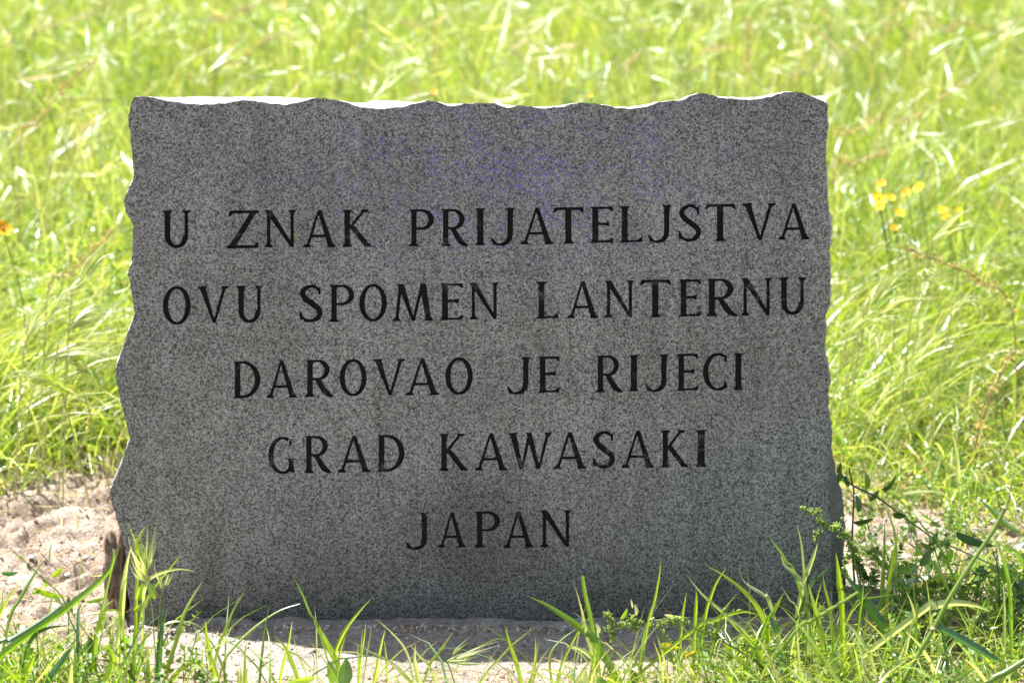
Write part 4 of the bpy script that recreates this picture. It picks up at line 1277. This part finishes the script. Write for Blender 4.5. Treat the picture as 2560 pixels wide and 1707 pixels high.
# --- middle
tuft('cluster of fine upright grass shoots in front of the shadow edge', None, foot(2, 150, -.2), [
 (2, [(150,1195),(140,1300),(120,1420),(110,1568)], 13, -.2, 'y'), (2, [(190,1200),(165,1350),(135,1540)], 11, -.2, 'p'), (2, [(130,1230),(122,1350),(105,1500)], 10, -.2, 'y'),
 (2, [(270,1235),(240,1360),(215,1500),(200,1568)], 22, -.2, 'y'), (2, [(262,1300),(275,1400),(280,1500)], 12, -.21, 'y'), (2, [(100,1320),(105,1450),(110,1568)], 10, -.21, 'y'),
 (2, [(40,1300),(170,1370),(290,1430),(400,1520)], 12, -.2, 'p'), (2, [(310,1450),(380,1520),(440,1580)], 22, -.22, 'y')])
m_ = tuft('grass plant with a pale fanned seed head lying low before the slab middle', None, foot(2, 520, -.2), [
 (2, [(210,1170),(300,1250),(380,1340),(420,1440),(440,1560)], 15, -.2, 'p'), (2, [(455,1330),(450,1430),(480,1568)], 26, -.21, 'p'),
 (2, [(415,1325),(480,1400),(550,1480)], 18, -.2, 'p'), (2, [(685,1255),(640,1320),(590,1390),(545,1450)], 19, -.2, 'y'), (2, [(580,1350),(620,1400),(660,1460)], 10, -.2, 'd')])
seed_head(m_, 2, (630,1440), [(990,1308),(975,1325),(965,1438),(860,1420),(790,1295),(840,1350)], -.2, ['p', 'y', 'w'], 2, 14)
stem_obj(m_, 2, [(630,1440), (575,1465), (520,1540)], 8, -.2, 'p')
tuft('lone pointed green blade standing right of the fanned seed head', None, foot(2, 1100, -.2), [(2, [(1005,1218),(1030,1320),(1070,1430),(1105,1568)], 27, -.2, 'y', {'face': .2})])
tuft('forked group of thin shoots with one arching blade before the slab', None, foot(2, 1230, -.2), [
 (2, [(1190,1285),(1190,1400),(1165,1568)], 15, -.2, 'y'), (2, [(1210,1300),(1190,1450),(1150,1568)], 13, -.2, 'y'), (2, [(1275,1350),(1215,1440),(1170,1568)], 13, -.2, 'p'),
 (2, [(1440,1235),(1350,1300),(1290,1370),(1275,1450),(1290,1568)], 17, -.2, 'y'), (2, [(1355,1320),(1345,1450),(1330,1568)], 9, -.2, 'p')])
tuft('coarse grass plant with one wide green blade leaning left across the slab foot', None, foot(2, 1550, -.2), [
 (2, [(1145,1035),(1260,1090),(1370,1160),(1480,1240),(1570,1320)], 46, -.2, 'g', {'face': .15, 'prof': [1, 1, .95, .8, .5, .06]}),
 (2, [(1425,950),(1460,1060),(1490,1180),(1510,1290),(1530,1360)], 26, -.2, 'p', {'twist': 1.2}),
 (2, [(1478,912),(1495,1020),(1520,1130),(1540,1240),(1560,1330)], 34, -.195, 'g', {'prof': [.9, 1, .9, .8, .7, .62], 'face': .3}),
 (2, [(1570,1120),(1480,1210),(1410,1330),(1350,1460),(1320,1568)], 15, -.2, 'y'), (2, [(1375,1345),(1440,1350),(1520,1400),(1560,1470)], 32, -.2, 'p'),
 (2, [(1560,1320),(1550,1420),(1520,1568)], 22, -.21, 'y'), (2, [(1420,1130),(1480,1180),(1520,1260)], 9, -.2, 'p'), (2, [(1960,815),(1945,930),(1920,1060),(1880,1200)], 17, -.2, 'y'),
 (2, [(1645,1330),(1620,1450),(1590,1568)], 15, -.21, 'g'), (2, [(1590,1220),(1585,1330),(1640,1420),(1680,1540)], 16, -.2, 'p')])
# --- right
tuft('arching grass blades crossing the right part of the slab foot', None, foot(3, 450, -.2), [
 (3, [(135,843),(240,900),(350,980),(440,1070),(500,1180),(530,1300),(545,1400)], 30, -.2, 'y', {'face': .2}),
 (3, [(345,835),(365,920),(420,975),(500,1030),(540,1100)], 26, -.2, 'p', {'twist': 3.0}), (3, [(270,860),(210,950),(170,1050),(140,1170)], 20, -.2, 'y'),
 (3, [(30,910),(110,1010),(200,1090),(300,1180),(400,1280)], 20, -.2, 'p'), (3, [(85,1000),(85,1080),(80,1180)], 22, -.2, 'y'), (3, [(25,1010),(10,1100),(0,1180)], 16, -.2, 'y'),
 (3, [(335,1020),(270,1100),(230,1180)], 16, -.2, 'y'), (3, [(470,1150),(380,1130),(280,1150),(180,1190),(80,1230)], 28, -.2, 'y'), (3, [(620,1015),(580,1090),(540,1160),(515,1220)], 30, -.2, 'y'),
 (3, [(605,975),(660,1060),(715,1145)], 11, -.2, 'p'), (3, [(560,1110),(530,1160),(480,1290),(430,1400)], 20, -.21, 'g'), (3, [(240,1130),(330,1230),(420,1320),(480,1400)], 22, -.21, 'y')])
tuft('group of twisted bluish blades with one bright upright leaf at the right slab corner', None, foot(3, 800, -.2), [
 (3, [(600,755),(625,840),(680,890),(735,960),(760,1080)], 30, -.2, 'p', {'twist': 2.0}), (3, [(525,660),(560,710),(600,760),(640,830),(700,930)], 17, -.2, 'g'),
 (3, [(700,595),(725,700),(740,850),(750,980),(760,1100)], 17, -.2, 'p'), (3, [(830,705),(800,800),(760,900),(740,960)], 32, -.2, 'p', {'face': .2}),
 (3, [(910,830),(870,890),(820,930),(780,980)], 26, -.2, 't'), (3, [(940,770),(955,880),(965,980),(975,1060)], 36, -.2, 'y', {'face': .1}),
 (3, [(855,865),(870,980),(895,1080),(910,1180)], 19, -.2, 'y'), (3, [(770,960),(810,1100),(850,1250),(870,1350)], 36, -.21, 'y'),
 (3, [(1075,1010),(980,1070),(880,1130),(780,1190),(700,1240)], 24, -.21, 'y', {'prof': [.8, 1, 1, 1, .9, .6]}), (3, [(1110,950),(1100,1060),(1080,1200)], 16, -.2, 'g'),
 (3, [(960,1170),(1040,1230),(1100,1320),(1150,1400)], 28, -.22, 'p')])
tuft('wide dark green blade curling down beside the right foot of the slab', None, foot(3, 1150, -.12), [
 (3, [(980,890),(1060,980),(1130,1070),(1190,1160),(1240,1250)], 62, -.15, 'd', {'face': .1}), (3, [(1330,1020),(1200,1040),(1100,1060),(1040,1120)], 18, -.15, 'g'),
 (3, [(1325,600),(1300,750),(1280,880),(1260,1000)], 24, -.1, 'y'), (3, [(1240,560),(1235,750),(1225,950),(1215,1100)], 26, -.1, 'g'),
 (3, [(1345,680),(1440,750),(1520,820),(1570,870)], 26, -.05, 'y'), (3, [(1240,400),(1250,500),(1290,600),(1305,680),(1310,800)], 18, -.02, 'p', {'twist': 1.5}),
 (3, [(1410,510),(1450,580),(1500,640),(1560,700)], 14, .0, 'g')])
tuft('long pale blade arching over the lower right grass', None, foot(3, 1500, -.2), [
 (3, [(1890,1130),(1780,1090),(1640,1080),(1520,1105),(1480,1120)], 52, -.2, 'p', {'face': .5}), (3, [(1370,1000),(1410,1100),(1420,1180),(1400,1230)], 18, -.2, 'w'),
 (3, [(1370,1300),(1340,1390),(1290,1480),(1220,1568)], 18, -.22, 'w'), (3, [(1900,640),(1950,760),(1990,900),(2010,1060)], 26, -.18, 'g'),
 (3, [(1930,700),(2000,760),(2092,850)], 24, -.2, 'g'), (3, [(1440,1180),(1440,1080),(1430,1240)], 16, -.2, 'y')])
tuft('broad upright pale blade in the grass behind the right bare patch', None, (P(2400, 1260, .35).x, .35, 0), [
 (3, [(1645,20),(1680,150),(1690,280),(1710,420),(1730,480)], 38, .32, 'p', {'face': .2}), (3, [(1655,440),(1560,400),(1450,400),(1350,410)], 26, .3, 'p', {'rootit': False}),
 (3, [(1820,440),(1900,510),(1980,590),(2060,640)], 40, .1, 'g', {'rootit': False})])
# cane
r = empty('grass_cane', foot(3, 1380, -.25)); tag(r, 'thick diagonal green grass cane crossing the lower right corner', 'grass stalk')
_, C = stem_obj(r, 3, [(1980,490),(1900,640),(1760,850),(1640,1040),(1540,1230),(1440,1400),(1350,1568)], 30, -.25, (.20, .30, .05), taper=.75)
stem_obj(r, 3, [(2030,285),(2005,400),(1985,480)], 16, -.25, (.30, .36, .12), rootit=False, name='seed_head', taper=.3)
for q, rr in (((1975,495), 20), ((1538,1235), 24)):
    c = np.array(zpt(3, *q, -.25)); acc = Acc(); acc.put(c + IV2 * rr * .4082 * PXM * np.array([1, 1, .7]), (.32, .34, .13), T=IF2); add('stem_node', acc.mesh('stem_node'), r, M_BROAD)
blade_obj(r, 3, [(2000,1450),(1900,1410),(1780,1340),(1660,1270),(1560,1220)], 48, -.25, 't', rootit=False, prof=[.5, .8, 1, .95, .6, .05], face=.2, name='leaf')
r = empty('grass_cane', foot(3, 1980, -.28)); tag(r, 'short green cane cut by the frame in the bottom right corner', 'grass stalk')
stem_obj(r, 3, [(2180,1370),(2092,1430),(1980,1500),(1870,1568)], 38, -.28, (.17, .27, .05), taper=.9)

# --- trailing dark weed right of the slab
def lumps(acc, c, rad, n, col, s=.0016):
    c = np.array(c)
    for _ in range(n):
        q = c + rng.normal(0, rad, 3) * np.array([1, .8, .8])
        acc.put(q + IV1 * s * rng.uniform(.6, 1.2) * np.array([1, 1, 1.2]), np.array(col) * rng.uniform(.75, 1.25), T=IF1)
r = empty('trailing_weed', (P(2120, 1400, .06).x, .06, 0)); tag(r, 'dark trailing weed stem with tooth-edged leaves running right from the slab', 'weed')
stem_obj(r, 3, [(1960,870),(1760,780),(1560,690),(1480,640),(1330,530),(1190,430),(1030,350),(1000,300)], 13, .03, 'd', rootit=False)
stem_obj(r, 3, [(1020,250),(1050,400),(1045,550),(1040,700),(1050,900),(1060,1050)], 16, .02, 'd')
for c, a_, l_, w_, kc in [((1275,350),55,130,42,'d'), ((1130,330),95,110,46,'g'), ((1110,578),10,130,55,'d'), ((1175,420),50,90,50,'d'), ((1075,470),100,120,50,'t'), ((1330,540),-10,90,60,'d'),
                      ((1535,690),60,110,60,'d'), ((1250,370),30,70,30,'d'), ((960,300),80,90,50,'d'), ((1000,330),120,90,34,'d'), ((1860,900),-30,160,50,'d'), ((1700,980),-10,200,70,'d'), ((1100,880),-60,150,70,'d'), ((1160,930),-20,130,60,'d'), ((960,250),70,70,40,'d')]:
    leaf_obj(r, 3, c, a_, l_, w_, .03, kc, lobes=1)
r = empty('oval_leaf_plant', (P(2436, 1420, -.02).x, -.02, 0)); tag(r, 'single large dark blue-green oval leaf among the right-hand weeds', 'plant')
leaf_obj(r, 3, (1795,690), -22, 260, 125, -.05, (.05, .12, .07), name='leaf', tilt=.9, curl=.1)  # bluish gloss of the leaf is put into its green
leaf_obj(r, 3, (1490,800), 60, 130, 60, -.05, (.08, .16, .09), name='leaf', tilt=.4)
stem_obj(r, 3, [(1900,750),(1930,860),(1940,1000)], 10, -.05, 'd')

# --- knotgrass with seed clusters
def knot(label, reg, pts, depth, clusters, leaves, wpx=11):
    r = empty('seeding_weed', foot(reg, pts[-1][0], depth)); tag(r, label, 'weed')
    stem_obj(r, reg, pts, wpx, depth, 'g')
    for (x, y, rad) in clusters:
        acc = Acc(); c = zpt(reg, x, y, depth); lumps(acc, c, rad * .4082 * PXM * .5, int(10 + rad * .9), (.30, .40, .08), .0011)
        for _ in range(6):
            d = rng.normal(0, 1, 3); e = np.array(c) + norm(d) * rad * .4082 * PXM * rng.uniform(.7, 1.1)
            C = np.array([c, (np.array(c) + e) / 2, e])[None]
            ribbons(acc, C, np.array([[.0004, .0011, .0002]]), np.cross(d, [0, 1, .3])[None, None].repeat(3, 1), (.34, .42, .14))
        add('seed_cluster', acc.mesh('seed_cluster'), r, M_SEED)
    for c, a_, l_, w_, kc in leaves: leaf_obj(r, reg, c, a_, l_, w_, depth, kc)
    return r
knot('yellow-green seeding weed nodding in front of the right edge of the slab', 3, [(740,500),(800,520),(860,580),(930,620),(980,660),(1035,730),(1060,850),(1090,1000),(1110,1180)], -.1,
     [(740,500,18),(785,520,22),(830,520,24),(850,580,30),(870,600,18),(825,650,22),(815,690,14),(920,620,26),(950,610,24),(985,660,34),(1000,650,20),(1040,730,28),(1055,750,18),(1010,790,22),(995,830,16),(988,870,12),(980,560,10)],
     [((1020,700),60,60,22,'y')])
knot('thin seeding weed with tiny clusters right of the nodding weed', 3, [(1140,770),(1180,800),(1240,860),(1320,940),(1370,1000)], -.08,
     [(1140,770,20),(1165,760,24),(1190,800,22),(1225,835,24),(1240,850,14),(1195,740,12),(1350,990,28),(1375,1000,16)], [])
knot('seeding weed sprawling low across the bottom right of the slab foot', 3, [(-60,1150),(60,1230),(200,1280),(360,1330),(560,1370),(760,1430),(900,1480)], -.2,
     [(-40,1180,24),(20,1190,24),(180,1270,34),(210,1290,26),(200,1200,18),(350,1340,28),(290,1400,20),(560,1370,30),(620,1330,24),(760,1430,34),(870,1480,22),(740,1150,22),(770,1090,18),(730,1260,20),(700,1350,20)],
     [((800,1330),80,110,26,'p'), ((640,1440),90,120,40,'t'), ((560,1200),110,140,50,'t'), ((450,1300),10,110,30,'y'), ((300,1350),-10,90,30,'y')])
knot('leafy seeding weed spreading at the slab foot right of the wide green blade', 2, [(1610,1130),(1650,1200),(1720,1230),(1830,1210),(1900,1230),(1950,1300),(1960,1420)], -.19,
     [(1630,1150,26),(1660,1190,24),(1650,1240,30),(1720,1210,28),(1780,1180,32),(1800,1230,32),(1830,1200,22),(1900,1210,24),(1960,1200,22),(1990,1190,20),(2040,1200,24),(1660,1275,18)],
     [((1735,1145),60,80,30,'y'), ((1805,1120),95,70,26,'w'), ((1575,1230),110,70,22,'w'), ((1655,1290),80,60,28,'y'), ((1780,1080),100,60,14,'w'), ((2040,1160),-10,120,34,'w')])
r = empty('yellow_leaf', (P(1690, 1610, -.2).x, -.2, 0)); tag(r, 'single bright yellow leaf in the bottom grass right of middle', 'leaf')
leaf_obj(r, 2, (2010,1345), -12, 120, 60, -.175, (.50, .46, .03), name='leaf_blade', tilt=.2); leaf_obj(r, 3, (50,1385), 20, 110, 34, -.2, (.5, .42, .05), name='leaf_blade')
stem_obj(r, 2, [(1960,1340),(1945,1430),(1930,1540)], 8, -.2, 'g')
r = empty('broadleaf_weed', foot(2, 1700, -.26)); tag(r, 'low rounded green leaves at the bottom edge right of the middle', 'weed')
for c, a_, l_, w_, kc in [((1650,1555),80,110,60,'y'), ((1600,1575),130,90,60,'g'), ((1480,1540),70,110,60,'p'), ((1790,1530),100,90,50,'d'), ((1735,1490),20,90,30,'p')]:
    leaf_obj(r, 2, c, a_, l_, w_, -.24, kc)

# ------------------------------------------------------------------ meadow plants one can point at
FL = [(1220,80,26,'orange-tinged small yellow flower at the top left of the right-hand cluster'), (1450,105,34,'yellow flower furthest right in the left flower cluster'),
 (1270,165,30,'yellow flower at the right of the dense left flower cluster'), (1200,175,46,'largest yellow flower in the dense cluster right of the slab'),
 (1210,225,26,'lowest yellow flower of the dense cluster right of the slab'), (1370,135,28,'small orange-yellow flower between the dense cluster and its right neighbour'),
 (1325,260,34,'yellow flower just below and right of the dense cluster'), (1297,352,24,'lowest faded orange flower alone below the cluster'),
 (1590,245,30,'yellow flower at upper left of the right flower pair'), (1618,292,38,'bigger yellow flower low in the right flower group'), (1685,245,24,'small yellow flower furthest right near the meadow edge')]
def flower(reg, x, y, rad, depth, label, col=(.72, .50, .02), group=None):
    c = np.array(zpt(reg, x, y, depth)); rad_m = 1.12 * rad * .4082 * PXM * (depth - CAMY) / -CAMY
    r = empty('yellow_flower', (c[0], c[1], 0)); tag(r, label, 'flower', group)
    acc = Acc(); stz = np.array([c[0] + .02, c[1] + .01, float(gz(c[0], c[1]))]); cn = catmull([stz, (stz + c) / 2 + np.array([.01, 0, .02]), c], 5)
    tubes(acc, cn[None], np.full((1, len(cn)), .0009), (.18, .26, .05), 5); add('stem', acc.mesh('stem'), r, M_BROAD)
    nrmv = norm(np.array([rng.normal(0, .4), -.6, .9])); a = norm(np.cross(nrmv, [1, 0, .1])); b = np.cross(nrmv, a)
    for j in range(5):
        th = j * 2 * np.pi / 5 + rng.uniform(-.2, .2); d = a * np.cos(th) + b * np.sin(th); s = np.cross(nrmv, d)
        tt = np.linspace(0, 1, 6); C = c + d * (tt * rad_m)[:, None] + nrmv * (rad_m * .35 * tt ** 2)[:, None]
        acc = Acc(); ribbons(acc, C[None], (rad_m * .55 * np.array([.2, .7, 1, 1.05, .85, .3]))[None], np.broadcast_to(s, (1, 6, 3)), np.array(col) * rng.uniform(.85, 1.15), .15)
        add('petal', acc.mesh('petal'), r, M_PETAL)
    acc = Acc(); acc.put(c + nrmv * rad_m * .12 + IV2 * rad_m * .2, (.45, .28, .03), T=IF2); add('flower_centre', acc.mesh('flower_centre'), r, M_PETAL)
for i, (x, y, rad, lab) in enumerate(FL):
    flower(5, x, y, rad, .95 + (i % 3) * .05, lab, (.72, .42, .03) if 'orange' in lab else (.85, .70, .04))
flower(4, 15, 360, 52, .75, 'orange-yellow flower at the left edge of the meadow', (.78, .42, .02))
P2_ = [(1085, 232, 20, 'small yellow flower peeping over the top edge of the slab'), (1476, 240, 16, 'tiny yellow flower over the slab top right of its middle')]
for px, py, rad, lab in P2_: flower(4, px / .4082, (py - 427) / .4082, rad, 1.3, lab, (.72, .48, .06))

# reddish sorrel stalks: (photo px points top..bottom, depth, label)
SOR = [
 ([(2240, 20), (2140, 110), (2050, 160), (1950, 225)], 2.3, 'long reddish sorrel stalk leaning right above the slab top right corner'),
 ([(2560, 40), (2500, 80), (2420, 60), (2370, 110)], 2.1, 'reddish sorrel stalk at the top right corner'),
 ([(2200, 290), (2170, 310), (2130, 335), (2090, 360)], 1.5, 'orange sorrel spray just right of the slab upper corner'),
 ([(2220, 380), (2180, 390), (2130, 410), (2090, 425)], 1.4, 'thin reddish sorrel stalk low beside the slab right edge'),
 ([(2260, 620), (2380, 665), (2450, 700), (2530, 780)], .6, 'arching stalk of pinkish seeds right of the slab middle'),
 ([(2530, 880), (2490, 960), (2450, 1060), (2440, 1120)], .45, 'curving pale pink seed stalk at the right edge low down'),
 ([(630, 10), (590, 30), (560, 50), (520, 75)], 2.2, 'orange-pink sorrel spray above the left of the slab'),
 ([(280, 0), (220, 40), (150, 60), (60, 130)], 2.2, 'reddish sorrel stalk in the top left corner'),
 ([(240, 150), (160, 220), (100, 300), (50, 370)], 1.3, 'long diagonal reddish stalk at upper left meadow'),
 ([(720, 75), (650, 110), (590, 160), (540, 190)], 1.9, 'thin reddish stalk rising over the slab left half'),
 ([(1870, 40), (1868, 100), (1868, 160), (1866, 215)], 2.2, 'upright pinkish stalk over the slab right part'),
 ([(2420, 200), (2360, 240), (2290, 290), (2230, 330)], 1.9, 'pale stalk with pink seeds at upper right meadow'),
 ([(2330, 30), (2290, 100), (2230, 60), (2180, 140)], 2.4, 'branched reddish sorrel stalk near the top right'),
 ([(300, 560), (240, 620), (180, 680), (120, 730)], .75, 'slender pinkish stalk in the meadow left of the slab'),
]
for pts, depth, lab in SOR:
    w = [np.array(P(x, y, depth)) for x, y in pts][::-1]
    f = w[0]; gzf = float(gz(f[0], f[1]))
    if f[2] > .03: w.insert(0, np.array([f[0] - (w[1][0] - f[0]) * .4, f[1], max(gzf, f[2] - .3)]))
    w[0][2] = max(gzf - .003, w[0][2]) if f[2] < .03 else gzf
    C = catmull(w, 8)
    r = empty('sorrel_stalk', (w[0][0], w[0][1], gzf)); tag(r, lab, 'wild plant')
    acc = Acc(); tubes(acc, C[None], np.full((1, len(C)), .001), (.42, .26, .14), 5); add('stem', acc.mesh('stem'), r, M_BROAD)
    acc = Acc()
    kk = len(C); k0 = int(kk * (len(w) > 4) * .25)
    for t in range(110):
        u = rng.uniform(k0, kk - 1.01); i = int(u); c = C[i] * (1 - u + i) + C[i + 1] * (u - i)
        q = c + rng.normal(0, .0045, 3)
        acc.put(q + IV1 * rng.uniform(.0008, .0019) * np.array([1, 1, 1.3]), np.array([(.58, .42, .22), (.60, .48, .26), (.40, .46, .14), (.62, .55, .38)][rng.integers(0, 4)]) * rng.uniform(.8, 1.2), T=IF1)
    add('seeds', acc.mesh('seeds'), r, M_SEED)['kind'] = 'stuff'

# bigger seed-head sprays near the slab
def spray(label, heads_, depth):
    (hx, hy), _ = heads_[0]
    c0 = P(hx, hy, depth); r = empty('barley_spray', (c0.x, depth, float(gz(c0.x, depth)))); tag(r, label, 'grass tuft')
    for (b, tips) in heads_:
        acc = Acc(); B = np.array(P(*b, depth))
        CC, WW, SS, KK = [], [], [], []
        for tp in tips:
            Tt = np.array(P(*tp, depth + rng.uniform(-.04, .04)))
            for j in range(5):
                e = B + (Tt - B) * rng.uniform(.6, 1.0) + rng.normal(0, .004, 3); s0 = B + (e - B) * rng.uniform(0, .4)
                mid = (s0 + e) / 2 + np.array([0, 0, .008]) + rng.normal(0, .002, 3)
                C = catmull([s0, mid, e], 4); s = np.linspace(0, 1, len(C)); CC.append(C)
                WW.append(.0019 * np.interp(s, [0, .25, .5, .65, 1], [.4, 1, .8, .3, .1])); T = norm(np.gradient(C, axis=0))
                SS.append(norm(np.cross(T, norm(np.array([rng.uniform(-.6, .6), -1, .4]))))); KK.append(np.array([PG, WH, YG, (.4, .46, .2)][rng.integers(0, 4)]) * rng.uniform(.85, 1.2))
        ribbons(acc, np.array(CC), np.array(WW), np.array(SS), np.array(KK), .4)
        add('seed_head', acc.mesh('seed_head'), r, M_SEED)
        f = np.array([B[0] + (B[0] - np.mean([P(*t, depth).x for t in tips])) * .5, depth, float(gz(B[0], depth))])
        C = catmull([f, (f + B) / 2 + np.array([0, 0, .01]), B], 6); acc = Acc(); tubes(acc, C[None], np.full((1, len(C)), .001), PG, 5); add('stem', acc.mesh('stem'), r, M_BROAD)
spray('silky pale barley heads sweeping right against the left slab edge', [((115, 800), [(180, 730), (230, 680), (200, 700)]), ((150, 830), [(320, 770), (300, 740), (310, 800)]),
      ((100, 900), [(200, 860), (310, 850), (290, 900)]), ((60, 860), [(170, 790), (120, 740)]), ((180, 720), [(290, 640), (310, 600)])], .42)
spray('drooping pale seed heads at the left edge, beside the slab middle', [((150, 965), [(0, 940), (20, 960), (40, 935)]), ((170, 900), [(240, 960), (260, 990), (220, 940)]), ((210, 985), [(90, 965), (70, 980)])], .4)
spray('fan of straw-green barley heads right of the slab, level with its second line', [((2170, 770), [(2300, 660), (2290, 640), (2310, 690)]), ((2160, 800), [(2370, 740), (2340, 760), (2300, 720)]),
      ((2120, 830), [(2260, 790), (2230, 770)]), ((2290, 690), [(2370, 720), (2360, 700)]), ((2380, 770), [(2470, 750), (2460, 760)])], .5)
spray('short pale heads pointing down right in the meadow beside the slab', [((2210, 870), [(2260, 980), (2240, 960)]), ((2190, 830), [(2180, 920), (2160, 840)]), ((2250, 570), [(2265, 625), (2270, 610)]), ((2330, 600), [(2450, 500), (2470, 560)])], .6)
